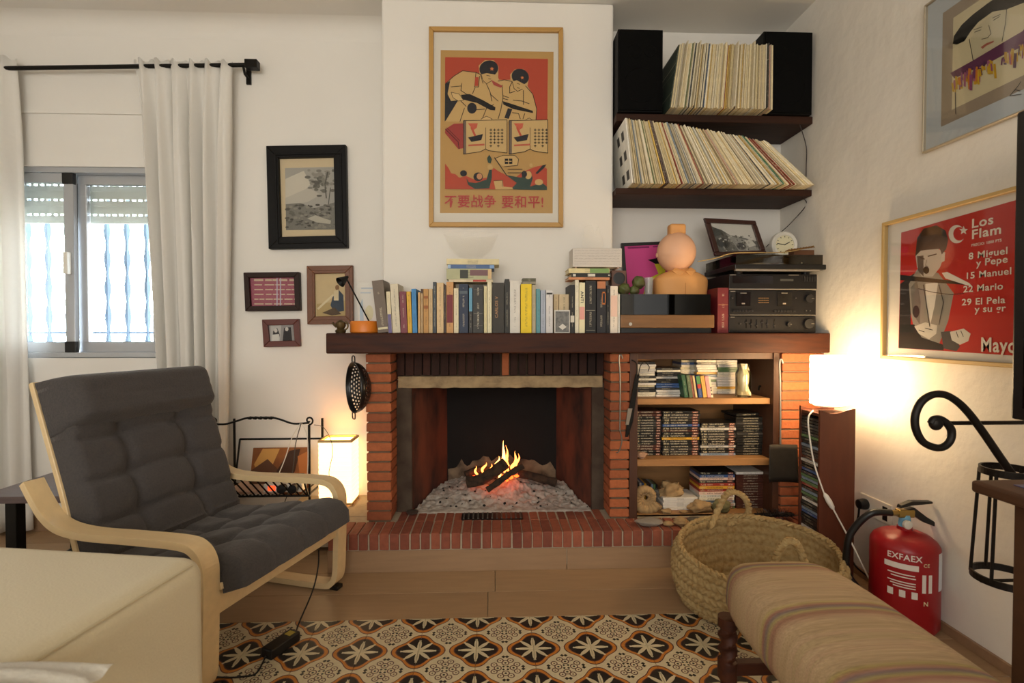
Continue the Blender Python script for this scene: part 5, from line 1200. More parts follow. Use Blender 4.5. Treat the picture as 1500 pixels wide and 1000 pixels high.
# ------------------------------------------------------------------ armchair
birch = mat('birch_veneer', '#dcc193', .45, var=.12, scale=5, stretch=(1, 8, 8), bump=.03)
fabric = mat('charcoal_fabric', '#4b4644', .95, var=.3, scale=160, bump=.25, sheen=.15, c2='#3b3838')
ch_ = thing('armchair', 'bentwood armchair with tufted charcoal cushion in front of the window', 'armchair', (-.725, 1.845, 0), R(-17))
def sm(path, n=6): return [(p.x, p.z) for p in catmull([(x, 0, z) for x, z in path], n)]
ARM = sm([(-.73, .595), (-.69, .54), (-.645, .49), (-.58, .457), (-.47, .447), (-.30, .453), (-.12, .458), (-.055, .447), (-.022, .405), (-.018, .33), (-.022, .18), (-.028, .07), (-.05, .03), (-.10, .016), (-.35, .014), (-.70, .014)], 6)
for sg in (1, -1):
    y0 = sg * .335
    obj('arm_frame', MB().strip(ARM, y0 - .03, y0 + .03, .024), birch, ch_, world=False, bevel=.002, seg=1)
    obj('foot_pad', bx(-.06, -.02, y0 - .02, y0 + .02, .0005, .016), black_plastic, ch_, world=False, bevel=.003)
BACK = sm([(0.0, .325), (-.12, .295), (-.30, .262), (-.46, .245), (-.545, .27), (-.585, .36), (-.645, .55), (-.72, .76), (-.775, .915)], 6)
for sg in (1, -1): obj('back_rail', MB().strip(BACK, sg * .285 - .022, sg * .285 + .022, .02), birch, ch_, world=False, bevel=.002, seg=1)
obj('front_rail', bx(-.04, -.016, -.305, .305, .235, .315), birch, ch_, world=False, bevel=.004)
for x, z in ((-.40, .235), (-.66, .52), (-.77, .84)): obj('cross_rail', bx(x - .012, x + .012, -.27, .27, z - .02, z + .02), birch, ch_, world=False, bevel=.003)
def frame_of(path):
    P_ = [Vector((x, 0, z)) for x, z in path]; L = [0]
    for a, b in zip(P_, P_[1:]): L.append(L[-1] + (b - a).length)
    def ev(t):
        s = t * L[-1]; i = 0
        while i < len(L) - 2 and L[i + 1] < s: i += 1
        f = (s - L[i]) / max(1e-9, L[i + 1] - L[i]); p = P_[i].lerp(P_[i + 1], f)
        d = (P_[min(i + 2, len(P_) - 1)] - P_[max(i - 1, 0)]).normalized()
        return p, Vector((-d.z, 0, d.x))
    return ev
def cushion(name, path, W, th, rows, cols, tuft=.02, edge=.03):
    ev = frame_of(path); nu, nv = 54, 60
    def hgt(u, v):
        e = min(1, min(u, 1 - u) * W / edge); e2 = min(1, min(v, 1 - v) / (.05 if rows else .22)); h = th * math.sqrt(max(0, 1 - (1 - e) ** 2)) ** 1 * (math.sqrt(max(0, 1 - (1 - e2) ** 2)) * .8 + .2)
        cre = 0
        for c in cols: cre = max(cre, math.exp(-((u - c) * W / .016) ** 2))
        for r_ in rows: cre = max(cre, math.exp(-((v - r_ - .012 * math.sin(u * 9)) / .022) ** 2))
        btn = 0
        for c in cols:
            for r_ in rows: btn = max(btn, math.exp(-(((u - c) * W / .05) ** 2 + ((v - r_) / .06) ** 2)))
        return h - (tuft * .55 * cre + tuft * .8 * btn) * min(e, e2) + .003 * mnoise.noise(Vector((u * 6, v * 9, 2)))
    s = MB()
    def top(u, v): p, n = ev(v); return p + n * hgt(u, v) + Vector((0, (u - .5) * W, 0))
    def bot(u, v): p, n = ev(v); return p - n * .004 + Vector((0, (u - .5) * W * .97, 0))
    s.grid(top, nu, nv); s.grid(bot, nu, nv)
    o = nu * nv
    for i in range(nu - 1):
        for r_ in (0, nv - 1): s.f.append([r_ * nu + i, r_ * nu + i + 1, o + r_ * nu + i + 1, o + r_ * nu + i]); s.mi.append(0)
    for j in range(nv - 1):
        for c in (0, nu - 1): s.f.append([j * nu + c, (j + 1) * nu + c, o + (j + 1) * nu + c, o + j * nu + c]); s.mi.append(0)
    return obj(name, s, fabric, ch_, world=False, smooth=True, ang=70)
seatp = sm([(.0, .300), (-.01, .325), (-.07, .315), (-.2, .295), (-.38, .262), (-.53, .262)], 6)
backp = sm([(-.51, .275), (-.565, .33), (-.625, .50), (-.69, .69), (-.735, .83)], 6)
cushion('seat_cushion', seatp[::-1], .60, .085, (.36, .70), (.27, .5, .73), .022)
cushion('back_cushion', backp[::-1], .60, .095, (.22, .46, .70), (.30, .70), .03)
headp = sm([(-.69, .735), (-.715, .80), (-.74, .87), (-.757, .915)], 6)
cushion('head_pillow', headp[::-1], .61, .135, (), (), .0, .07)
# ------------------------------------------------------------------ sofa corner
cream = mat('cream_sofa_cloth', '#c9bc9c', .95, var=.06, scale=220, bump=.12, sheen=.2)
def gz(px, py, z): return gp(px, py, z)
A = gz(308, 808, .60); th = R(-9)
so = thing('sofa', 'cream fabric sofa filling the lower left corner', 'sofa', (A.x, A.y, 0), th)
def rbox(name, x0, x1, y0, y1, z0, z1, m, parent, bev, seg=6):
    return obj(name, bx(x0, x1, y0, y1, z0, z1), m, parent, world=False, bevel=bev, seg=seg, smooth=True, ang=60)
rbox('arm', -1.25, .0, -.26 - .75, 0, .05, .60, cream, so, .045)
obj('seam', MB().tube([(-.012, -.98, .588), (-.012, -.04, .588)], .003, 6), mat('sofa_piping', '#bcae8e', .9), so, world=False)
rbox('base', -1.25, -.1, -2.6, -1.0, .05, .30, cream, so, .03)
rbox('seat_cushion', -1.2, -.12, -2.6, -1.0, .30, .45, cream, so, .05)
s = MB()
for x, y in ((-.06, -.06), (-1.18, -.06), (-1.18, -2.5), (-.2, -2.5)): s = MB(); s.lathe([(.02, .0), (.025, .055)], 12, (x, y, 0)); obj('leg', s, dark_wood, so, world=False)
bl = gz(35, 990, .61); s = MB(); s.grid(lambda u, v: Vector((bl.x - .16 + .26 * u, bl.y - .22 + .25 * v, .603 + .034 * math.sin(math.pi * min(1, max(0, u))) ** .5 * math.sin(math.pi * v) ** .5 + .003 * math.sin(v * 40))), 26, 40)
tag(obj('folded_blanket', s, mat('pale_blanket', '#c9c4b8', .95, var=.1, scale=90, bump=.3), smooth=True, ang=80), 'pale knitted blanket lying on the sofa arm', 'blanket')
# ------------------------------------------------------------------ side table by the window
tp = gz(4, 714, .44); z = .44
t = thing('side_table', 'dark topped side table with black steel legs behind the armchair', 'table', (-1.9, 2.25, 0))
q = [gz(2, 716, z), gz(160, 716, z), gz(215, 685, z), gz(90, 685, z)]
q = [Vector((-2.03, 2.07, z)), Vector((-1.36, 2.07, z)), Vector((-1.36, 2.52, z)), Vector((-2.03, 2.52, z))]
obj('top', MB().prism([p - Vector((0, 0, .028)) for p in q], (0, 0, .028)), mat('greyish_dark_wood', '#5a4a48', .4, var=.3, scale=6, stretch=(1, 8, 8)), t, bevel=.003)
for x in (-1.93, -1.43):
    for yy in (2.13, 2.44): obj('leg', bx(x - .022, x + .022, yy - .022, yy + .022, 0.0005, z - .028), black_metal, t, bevel=.002, seg=1)
obj('brace', MB().tube([(-1.93, 2.28, .06), (-1.78, 2.28, .17), (-1.56, 2.28, .17), (-1.43, 2.28, .06)], .017, 8), black_metal, t)
# ------------------------------------------------------------------ wrought iron magazine rack
Yr = 2.62; t = thing('magazine_rack', 'wrought iron magazine rack with curled posts beside the paper lamp', 'magazine rack', (at(385, 740, Yr).x, Yr, 0))
xa, xb = at(314, 650, Yr).x, at(453, 650, Yr).x
def scroll(c, r0, turns, sgn, a0, n=26): return [c + Vector((sgn * r0 * (1 - i / n * .75) * math.cos(a0 + sgn * 0 + turns * 6.283 * i / n), 0, r0 * (1 - i / n * .75) * math.sin(a0 + turns * 6.283 * i / n))) for i in range(n + 1)]
for x, sg in ((xa, 1), (xb, -1)):
    zt = at(450, 622, Yr).z
    for yy in (Yr, Yr + .2): obj('post', MB().tube([(x, yy, .001), (x, yy, zt)], .0065, 8), black_metal, t)
    obj('curl', MB().tube(scroll(Vector((x, Yr, zt + .022)), .022, 1.1, -sg, -1.57), .0045, 6), black_metal, t)
rail = [at(px, py, Yr) for px, py in ((316, 621), (330, 621), (345, 617), (362, 612), (380, 611.5), (398, 611.5), (410, 614), (428, 620), (442, 620), (453, 619))]
obj('top_rail', MB().tube(catmull(rail, 5), .005, 8), black_metal, t, smooth=True)
s = MB(); a, b = at(363, 612, Yr), at(401, 612, Yr)
for k in range(5):
    c = a.lerp(b, (k + .5) / 5); s.tube([c + Vector((-.013, 0, -.003)), c, c + Vector((.013, 0, .003))], [.004, .009, .004], 8)
obj('twist', s, black_metal, t, smooth=True)
z0, z1 = at(400, 734, Yr - .1).z, at(400, 695, Yr - .1).z
for z, yy in ((z0, Yr - .02), (z1, Yr - .10)): obj('basket_rail', MB().tube([(xa, yy, z), (xb + .01, yy, z)], .0055, 8), black_metal, t)
for z, yy in ((z0, Yr + .2), (z1 + .1, Yr + .26)): obj('basket_rail', MB().tube([(xa, yy, z), (xb, yy, z)], .0055, 8), black_metal, t)
n = 12
for k in range(n):
    x = xa + .01 + (xb - xa - .07) * k / (n - 1); obj('basket_bar', MB().tube([(x, Yr - .10, z1), (x + .055, Yr - .02, z0), (x + .055, Yr + .2, z0)], .004, 6), black_metal, t)
for x in (xa, xb): obj('basket_end', MB().tube([(x, Yr - .10, z1), (x, Yr - .02, z0), (x, Yr + .2, z0), (x, Yr + .26, z1 + .1)], .005, 6), black_metal, t)
t = thing('magazine', 'orange and brown picture magazine leaning in the iron rack', 'magazine', at(410, 715, Yr + .1))
def MG(px, py, k=0): p = at(px, py, Yr + .12); return p + Vector((0, -k, 0))
c4 = [(364, 722), (371, 656), (453, 655), (453, 726)]
obj('cover', MB().prism([MG(*p) for p in c4], (0, .006, 0)), mat('orange_cover', '#b06a34', .4, var=.4, scale=8, c2='#5c3420'), t)
ar = Art(lambda x, y, k: MG(x, y, k + .0002)); ar.poly('#d9a25a', [(372, 680), (385, 657), (410, 657), (395, 690), (380, 700)]); ar.poly('#6b4a38', [(366, 690), (392, 672), (410, 690), (400, 712), (366, 712)]); ar.poly('#4f382c', [(405, 690), (424, 660), (440, 657), (432, 690), (418, 710)]); ar.poly('#c47a45', [(436, 668), (452, 660), (452, 700), (440, 705)]); ar.done('cover_print', t)
t = thing('magazine', 'pale magazine lying at the bottom of the iron rack', 'magazine', (0, Yr, z0)); t.location = ((xa + xb) / 2, Yr + .08, z0 + .006)
obj('pages', bx(xa + .05, xb - .15, Yr - .005, Yr + .19, z0 + .006, z0 + .02), mat('pale_pages', '#c9a48c', .7, var=.3, scale=10), t)
t = thing('power_strip', 'white power strip with glowing red switch in the iron rack', 'power strip', (xb - .12, Yr + .03, z0 + .02))
a = at(405, 722, Yr - .04); obj('body', bx(a.x - .07, a.x + .12, Yr - .03, Yr + .03, z0 + .021, z0 + .062), white_plastic, t, bevel=.005)
obj('switch', bx(a.x - .045, a.x - .01, Yr - .034, Yr - .028, z0 + .03, z0 + .055), mat('red_switch', '#e0401c', .4, emis=1.5, ecol='#ff4a20'), t, bevel=.002)
for k in (0, 1): obj('adapter', MB().lathe([(.022, 0), (.022, .03), (0, .032)], 16, (a.x + .03 + k * .055, Yr - .03, z0 + .045), M=Matrix.Rotation(R(90), 3, 'X')), black_plastic, t)
for k, (pts, m, lab) in enumerate((([(440, 620), (428, 640), (418, 670), (410, 690), (403, 705)], 'white_cord', 'white cable hanging from the rack rail to the power strip'), ([(441, 620), (433, 650), (430, 680), (424, 715), (412, 748)], 'grey_wire', 'dark cable hanging inside the iron rack'), ([(442, 620), (450, 640), (451, 680), (448, 720)], 'white_cord', 'thin pale cable hanging along the right rack post'))):
    tag(obj('hanging_cable', MB().tube(catmull([at(*p, Yr - .012) for p in pts], 5), .0024, 6), MATS[m]), lab, 'cable', 'cables hanging in the iron rack')
# ------------------------------------------------------------------ transformer box and its cable
c = gp(412, 950, 0); Mb = Matrix.Translation(c) @ Matrix.Rotation(R(64), 4, 'Z')
t = thing('power_adapter', 'black power adapter lying on the patterned tiles', 'adapter', c)
obj('box', bx(-.062, .062, -.024, .024, .0006, .034, Mb), black_plastic, t, bevel=.004)
obj('label', bx(.025, .05, -.013, .013, .0338, .0348, Mb), mat('yellow_label', '#a8953a', .6), t)
e = Mb @ Vector((.062, 0, .017)); obj('cable', MB().tube(catmull([e, gp(438, 912, .02), at(458, 865, 2.0), at(466, 830, 2.06), at(467, 805, 2.1)], 6), .0028, 6), black_plastic, t)
e = Mb @ Vector((-.062, 0, .012)); obj('cable', MB().tube(catmull([e, gp(376, 985, .004), gp(360, 990, .004), gp(335, 992, .004), gp(300, 990, .004)], 6), .0028, 6), black_plastic, t)
# ------------------------------------------------------------------ basket
bc = Vector((at(1111, 850, 1.98).x, 1.98, 0)); rx, ry, Hb = .318, .235, .285
straw = mat('woven_esparto', '#b39a6a', .9, var=.35, scale=60, bump=.3, c2='#8c7044')
t = thing('woven_basket', 'large oval woven straw basket with rope handles before the hearth', 'basket', bc)
def bsk(u, v, inn=0):
    a = u * 6.2832; k = .80 + .24 * math.sin(math.pi * (.12 + .55 * v)) - .02 * v; 
    z = v * (.222 + .046 * math.sin(a)); band = v * 7; w = band - math.floor(band)
    r = (.010 * math.sin(math.pi * w) ** .5 + .004 * math.sin(u * 2 * math.pi * 70 + (1 if int(band) % 2 else -1) * w * 5)) * (0 if inn == 2 else 1)
    r += .008 * mnoise.noise(Vector((math.cos(a) * 2, math.sin(a) * 2, v * 2)))
    if inn: r = -r * .6 - .012
    return Vector((bc.x + (rx * k + r) * math.cos(a), bc.y + (ry * k + r) * math.sin(a), .001 + z))
s = MB(); nu, nv = 420, 64
s.grid(lambda u, v: bsk(u, v), nu, nv, closeu=True); o_ = len(s.v)
s.grid(lambda u, v: bsk(u, .03 + .97 * v, 1), 210, 36, closeu=True)
s.f.append([k for k in range(nu)][::-1]); s.mi.append(0); s.f.append([o_ + k for k in range(210)]); s.mi.append(0)
obj('body', s, straw, t, smooth=True, ang=180)
rim = MB()
for ph in (0, 2.09, 4.19):
    rim.tube([bsk(i / 200, 1.0) + Vector((.006 * math.cos(i * .9 + ph), .006 * math.cos(i * .9 + ph), .004 + .006 * math.sin(i * .9 + ph))) - (bsk(i / 200, 1.0) - Vector((bc.x, bc.y, bsk(i / 200, 1.0).z))) * .02 for i in range(200)], .0075, 6, closed=True)
obj('braided_rim', rim, straw, t, smooth=True)
def rope(pts, name='handle', r=.013):
    P_ = catmull(pts, 14); s = MB(); N = len(P_)
    for ph in (0, 3.14):
        s.tube([P_[i] + Vector((math.cos(i * .75 + ph), .4 * math.sin(i * .75 + ph), math.sin(i * .75 + ph))) * r * .45 for i in range(N)], r * .75, 8)
    obj(name, s, straw, t, smooth=True)
Yh_ = bc.y + ry * .93
rope([at(1041, 772, Yh_ - .03), at(1052, 745, Yh_), at(1064, 724, Yh_), at(1078, 720, Yh_), at(1092, 730, Yh_), at(1097, 748, Yh_ + .01), at(1088, 760, Yh_ + .01), at(1068, 768, Yh_)])
Yh_ = bc.y - ry * .93
rope([at(1124, 868, Yh_), at(1129, 840, Yh_), at(1138, 812, Yh_), at(1148, 797, Yh_), at(1158, 792, Yh_), at(1169, 799, Yh_), at(1178, 822, Yh_), at(1184, 845, Yh_), at(1186, 868, Yh_)])
# ------------------------------------------------------------------ striped bench
def stripes():
    m = bpy.data.materials.new('striped_wool'); m.use_nodes = True; nt = m.node_tree; g = G(nt); b = nt.nodes['Principled BSDF']; b.inputs['Roughness'].default_value = .95
    tc = g.n('ShaderNodeTexCoord'); sp = g.n('ShaderNodeSeparateXYZ'); g.lk(tc.outputs['Object'], sp.inputs[0])
    wb = g.n('ShaderNodeTexNoise'); wb.inputs['Scale'].default_value = 4; g.lk(tc.outputs['Object'], wb.inputs['Vector'])
    y = g.m('ADD', g.m('MULTIPLY_ADD', sp.outputs[1], 1 / .96, .5), g.m('MULTIPLY_ADD', wb.outputs[0], .012, -.006))
    rp = g.n('ShaderNodeValToRGB'); g.lk(y, rp.inputs[0]); rp.color_ramp.interpolation = 'LINEAR'
    base = '#a58a66'; seq = []
    def add(p, c): seq.append((p, c))
    for c0 in (.25, .47, .70, .935):
        for d, c in ((-.05, base), (-.022, '#7a3630'), (-.012, '#8a8238'), (-.002, '#34364e'), (.008, '#7c3a34'), (.018, '#9a8a44'), (.028, base)): add(c0 + d, c)
    seq.insert(0, (0, base)); pass
    els = rp.color_ramp.elements
    els[0].position = 0; els[0].color = lin(base); els[1].position = 1; els[1].color = lin(base)
    for p, c in seq[1:]:
        e = els.new(p); e.color = lin(c)
    mid = g.n('ShaderNodeTexNoise'); mid.inputs['Scale'].default_value = 1; mid.inputs['Detail'].default_value = 3; mq = g.n('ShaderNodeMapping'); mq.inputs['Scale'].default_value = (.6, 46, 3); g.lk(tc.outputs['Object'], mq.inputs[0]); g.lk(mq.outputs[0], mid.inputs['Vector'])
    r2 = g.n('ShaderNodeValToRGB'); g.lk(mid.outputs[0], r2.inputs[0]); e2 = r2.color_ramp.elements; e2[0].position = .30; e2[0].color = lin('#86705a'); e2[1].position = .72; e2[1].color = lin('#a38f68')
    for p_, c_ in ((.42, '#a8906c'), (.5, '#b59c7c'), (.58, '#a8866e'), (.65, '#9c8c66')): q_ = e2.new(p_); q_.color = lin(c_)
    rcol = g.mix(.35, rp.outputs[0], r2.outputs[0])
    fine = g.n('ShaderNodeTexNoise'); fine.inputs['Scale'].default_value = 1; mp = g.n('ShaderNodeMapping'); mp.inputs['Scale'].default_value = (6, 240, 240); g.lk(tc.outputs['Object'], mp.inputs[0]); g.lk(mp.outputs[0], fine.inputs['Vector'])
    hv = g.n('ShaderNodeHueSaturation'); g.lk(rcol, hv.inputs['Color']); g.lk(g.m('MULTIPLY_ADD', fine.outputs[0], .7, .65), hv.inputs['Value']); g.lk(hv.outputs[0], b.inputs['Base Color'])
    bp = g.n('ShaderNodeBump'); bp.inputs['Strength'].default_value = .3; bp.inputs['Distance'].default_value = .003; g.lk(fine.outputs[0], bp.inputs['Height']); g.lk(bp.outputs[0], b.inputs['Normal'])
    return m
zt = .455; a = gp(1058, 818, zt); b = gp(1218, 818, zt); x0, x1, yf = a.x - .01, b.x, a.y + .03; Lb = .98
t = thing('upholstered_bench', 'dark wooden bench with striped woven upholstery in the right foreground', 'bench', ((x0 + x1) / 2, yf - Lb / 2, 0))
W = x1 - x0 + .03
def seat(u, v):
    ph = u * 2 * math.pi; c_, s_ = math.cos(ph), math.sin(ph); e = .38
    cx_ = math.copysign(abs(c_) ** e, c_) * W / 2; cy_ = math.copysign(abs(s_) ** e, s_) * Lb / 2
    r = [1, 1.0, .995, .97, .9, .72, .35, 0][v]; z = [.30, .35, .39, .42, .442, .456, .464, .466][v]
    return Vector((cx_ * (r if v > 0 else .97), cy_ * (1 - (1 - r) * .42 if r > .3 else r * 2.0), z))
s = MB(); nu = 64; rows = 8; vs = [seat(i / nu, j) for j in range(rows) for i in range(nu)]; fs = []
for j in range(rows - 1):
    for i in range(nu): fs.append((j * nu + i, j * nu + (i + 1) % nu, (j + 1) * nu + (i + 1) % nu, (j + 1) * nu + i))
fs.append(tuple(range(nu))[::-1]); s.add(vs, fs); o = obj('seat', s, stripes(), t, world=False, smooth=True, ang=80)
md = o.modifiers.new('subdivision', 'SUBSURF'); md.levels = 1; md.render_levels = 1
for sx in (-1, 1):
    for sy in (-1, 1):
        lx, ly = sx * (W / 2 - .035), sy * (Lb / 2 - .045); s = MB(); N = 90; vs = []; n = 16
        for i in range(N):
            z = .30 - .30 * i / (N - 1)
            for k in range(n):
                a_ = 2 * math.pi * k / n; r = .022 + (.0045 * math.sin(2 * a_ + i * .55) if .04 < z < .27 and not .13 < z < .18 else .004); vs.append((lx + r * math.cos(a_), ly + r * math.sin(a_), max(z, .0006)))
        fs = [(i * n + k, i * n + (k + 1) % n, (i + 1) * n + (k + 1) % n, (i + 1) * n + k) for i in range(N - 1) for k in range(n)] + [tuple(range(n))[::-1], tuple((N - 1) * n + k for k in range(n))]
        s.add(vs, fs); obj('leg', s, dark_wood, t, world=False, smooth=True)
for sy in (-1, 1): obj('stretcher', bx(-W / 2 + .05, W / 2 - .05, sy * (Lb / 2 - .045) - .014, sy * (Lb / 2 - .045) + .014, .14, .175), dark_wood, t, world=False, bevel=.003)
obj('stretcher', bx(-.014, .014, -Lb / 2 + .06, Lb / 2 - .06, .14, .17), dark_wood, t, world=False, bevel=.003)
# ------------------------------------------------------------------ console table, TV, iron bracket
zt = .72; c0 = gp(1421, 702, zt); brown = mat('console_wood', '#4a2f1c', .5, var=.3, scale=6, stretch=(6, 1, 6))
tx0, ty1 = c0.x, c0.y; tx1 = XR - .03; ty0 = ty1 - .95
t = thing('console_table', 'dark console table with blue tile top at the right edge', 'table', ((tx0 + tx1) / 2, (ty0 + ty1) / 2, 0))
obj('top', bx(tx0, tx1, ty0, ty1, zt - .03, zt), brown, t, bevel=.008, seg=3)
obj('inlay', bx(tx0 + .06, tx1 - .05, ty0 + .05, ty1 - .05, zt - .001, zt + .0015), mat('blue_tile_top', '#2c3d6e', .3, var=.2, scale=10), t)
for x in (tx0 + .065, tx1 - .04):
    for yy in (ty0 + .06, ty1 - .09): obj('leg', bx(x - .022, x + .022, yy - .022, yy + .022, .0005, zt - .03), brown, t, bevel=.003)
obj('apron', bx(tx0 + .05, tx0 + .075, ty0 + .08, ty1 - .11, zt - .08, zt - .03), brown, t)
Yv = 1.22; e0, e1 = at(1487, 165, Yv), at(1481, 613, Yv); xs = (e0.x + e1.x) / 2
t = thing('television', 'black flat television cut off by the right edge of the photo', 'television', (xs + .02, Yv - .45, zt))
obj('panel', bx(xs, xs + .045, Yv - .95, Yv, e1.z, e0.z), black_plastic, t, bevel=.006)
obj('screen', bx(xs - .0012, xs + .002, Yv - .92, Yv - .03, e1.z + .03, e0.z - .03), mat('black_screen', '#050506', .1), t)
obj('stand_neck', bx(xs + .012, xs + .035, Yv - .56, Yv - .40, zt + .02, e1.z + .03), black_plastic, t)
obj('stand_foot', bx(xs - .07, xs + .11, Yv - .68, Yv - .28, zt + .002, zt + .02), black_plastic, t, bevel=.005)
Yi = 1.42; iron = mat('forged_iron', '#1d1713', .5, metal=.5, var=.25, scale=30)
t = thing('iron_bracket', 'wrought iron scroll bracket with hanging ring basket on the right wall', 'bracket', at(1480, 690, Yi))
sc = [(1483, 695), (1464, 668), (1440, 633), (1420, 606), (1402, 588), (1384, 578), (1366, 578), (1350, 588), (1341, 606), (1341, 626), (1350, 645), (1365, 654), (1380, 655), (1391, 646), (1394, 632), (1388, 621), (1378, 614), (1368, 614), (1364, 620)]
obj('scroll', MB().tube(catmull([at(x, y, Yi) for x, y in sc], 4), .0105, 10), iron, t, smooth=True)
p = at(1371, 620, Yi); obj('scroll_end', MB().lathe([(max(.001, .02 * math.sin(math.pi * i / 8)), -.02 * math.cos(math.pi * i / 8)) for i in range(9)], 14, p, sy=.7), iron, t, smooth=True)
a = at(1388, 619.5, Yi + .02); obj('tie_rod', MB().tube([a, (XR, Yi + .02, a.z)], .006, 8), iron, t)
rc = at(1478, 690, Yi); rb = (at(1478, 690, Yi).x - at(1447, 690, Yi).x); zb = at(1470, 846, Yi).z
for z, r in ((rc.z, rb), (zb, rb * 1.25)):
    s = MB(); n = 40; prof = [(r - .003, z - .010), (r + .003, z - .010), (r + .003, z + .010), (r - .003, z + .010), (r - .003, z - .010)]
    vs = [Vector((rc.x + q[0] * math.cos(6.2832 * k / n), Yi + q[0] * math.sin(6.2832 * k / n), q[1])) for q in prof[:4] for k in range(n)]
    s.add(vs, [(j * n + k, j * n + (k + 1) % n, ((j + 1) % 4) * n + (k + 1) % n, ((j + 1) % 4) * n + k) for j in range(4) for k in range(n)]); obj('ring', s, iron, t)
for k in range(6):
    a_ = k * 1.0472 + .35; obj('basket_bar', MB().tube([(rc.x + rb * math.cos(a_), Yi + rb * math.sin(a_), rc.z), (rc.x + rb * 1.25 * math.cos(a_), Yi + rb * 1.25 * math.sin(a_), zb)], .0045, 6), iron, t)
obj('basket_bottom', MB().tube([(rc.x - rb * 1.25, Yi, zb - .008), (rc.x + rb * 1.25, Yi, zb - .008)], .005, 6), iron, t)
obj('wall_stay', MB().tube([(rc.x + rb, Yi, rc.z), (XR, Yi, rc.z)], .006, 8), iron, t)
# ------------------------------------------------------------------ framed pictures
def frame_back(name, label, outer, wpx, wm, Y=YB, dep=.03, cat='picture frame', mat_in=None, bev=.003, glass=True, group=None, lip=None):
    """outer: four corner pixels (TL, TR, BR, BL) on the wall plane; wpx: frame width in pixels"""
    t = thing(name, label, cat, at(outer[3][0], outer[3][1], Y), group=group)
    def ins(d):
        (x0, y0), (x1, y1), (x2, y2), (x3, y3) = outer; return [(x0 + d, y0 + d), (x1 - d, y1 + d), (x2 - d, y2 - d), (x3 + d, y3 - d)]
    I = ins(wpx); yf = Y - dep
    for k in range(4):
        A, B = outer[k], outer[(k + 1) % 4]; C, D = I[(k + 1) % 4], I[k]
        obj('frame_rail', MB().prism([at(*A, Y - .002), at(*B, Y - .002), at(*C, Y - .002), at(*D, Y - .002)], (0, -dep + .002, 0)), wm, t, bevel=bev, seg=2)
        if lip:
            L0, L1 = ins(wpx * .55)[k], ins(wpx * .55)[(k + 1) % 4]; obj('frame_lip', MB().tube([at(*L0, yf), at(*L1, yf)], lip, 6), wm, t)
    obj('backing', MB().prism([at(*p, Y - .003) for p in I], (0, -dep * .35, 0)), mat_in or mat('mount_white', '#d9d4c8', .8), t)
    if glass: obj('glass_pane', MB().prism([at(*p, Y - dep * .72) for p in I], (0, -.0015, 0)), glass_mat('picture_glass', '#ffffff', .02, .05, .16), t)
    yb = Y - .003 - dep * .35
    return t, Art(lambda x, y, k: at(x, y, yb - k - .0003))
light_oak = mat('light_oak_frame', '#b98f4e', .5, var=.12, scale=6, stretch=(1, 1, 1))
# --- propaganda poster
t, ar = frame_back('framed_poster', 'large oak framed red and tan poster above the books', [(629, 42.5), (824, 44), (824, 333.5), (629, 333)], 6.5, light_oak, YC, .028, 'poster')
def z1(X, Y): return (640 + X / 7.694, 70 + Y / 7.694)
def z2(X, Y): return (640 + X / 7.694, 190 + Y / 7.694)
TAN, REDC, DK, BLK, GRN = '#b8935a', '#b04a36', '#2b2b30', '#221f20', '#33463f'
A = lambda L, f=z1: [f(*p) for p in L]
ar.poly(TAN, A([(42, 25), (1315, 45), (1305, 1865), (35, 1862)]))
ar.poly(REDC, A([(92, 105), (1252, 125), (1245, 830), (92, 830)]))
LT = '#c4a36c'
ar.poly(LT, A([(90, 830), (92, 410), (190, 320), (290, 255), (440, 275), (480, 290), (470, 200), (540, 140), (640, 140), (695, 210), (690, 330), (700, 360), (830, 360), (825, 300), (880, 240), (980, 240), (1040, 320), (1020, 430), (1080, 520), (1125, 700), (1120, 830)]))
ar.poly(DK, A([(92, 410), (150, 370), (120, 520), (160, 600), (240, 590), (180, 690), (100, 820), (88, 830)]))
for pts in ([(92, 410), (190, 320), (290, 258), (440, 278), (490, 300), (520, 400)], [(440, 280), (425, 440), (470, 440), (480, 320)], [(280, 400), (270, 480), (330, 520), (420, 560)], [(160, 440), (270, 430)], [(260, 590), (330, 660)], [(310, 680), (260, 830)],
            [(430, 450), (400, 520)], [(560, 410), (600, 500), (620, 600)], [(735, 420), (745, 560), (720, 700), (690, 800)], [(600, 520), (690, 600)], [(640, 640), (560, 680), (520, 780), (500, 830)], [(690, 375), (760, 360), (850, 380), (820, 440), (820, 510), (880, 490)],
            [(1000, 430), (1080, 520), (1125, 690), (1115, 830)], [(975, 480), (975, 640)], [(745, 540), (810, 560)], [(745, 570), (800, 585)], [(850, 730), (920, 740), (940, 800)], [(990, 740), (970, 800)], [(860, 590), (960, 600), (1040, 630)], [(420, 700), (540, 690)]):
    ar.line(BLK, A(pts), 1.0)
ar.ell(DK, *z1(585, 235), 14, 12, a=-15); ar.ell(DK, *z1(940, 325), 13, 11.5, a=25)
ar.poly(LT, A([(500, 300), (560, 285), (650, 300), (620, 370), (560, 405), (510, 370)])); ar.poly(LT, A([(850, 380), (900, 365), (985, 410), (960, 470), (910, 490), (865, 460)]))
for p in ([(560, 310), (600, 318)], [(580, 350), (610, 352)], [(905, 400), (935, 412)], [(905, 450), (930, 455)], [(500, 300), (520, 370), (560, 405), (620, 370)], [(850, 385), (870, 460), (910, 490), (965, 465)]): ar.line(BLK, A(p), .8)
ar.star('#d07a4a', *z1(620, 237), 3.6); ar.star('#d07a4a', *z1(962, 337), 3.0)
ar.poly(REDC, A([(430, 330), (470, 330), (465, 430), (425, 430)])); ar.poly('#a34a42', A([(610, 360), (740, 430), (720, 450), (640, 420)]))
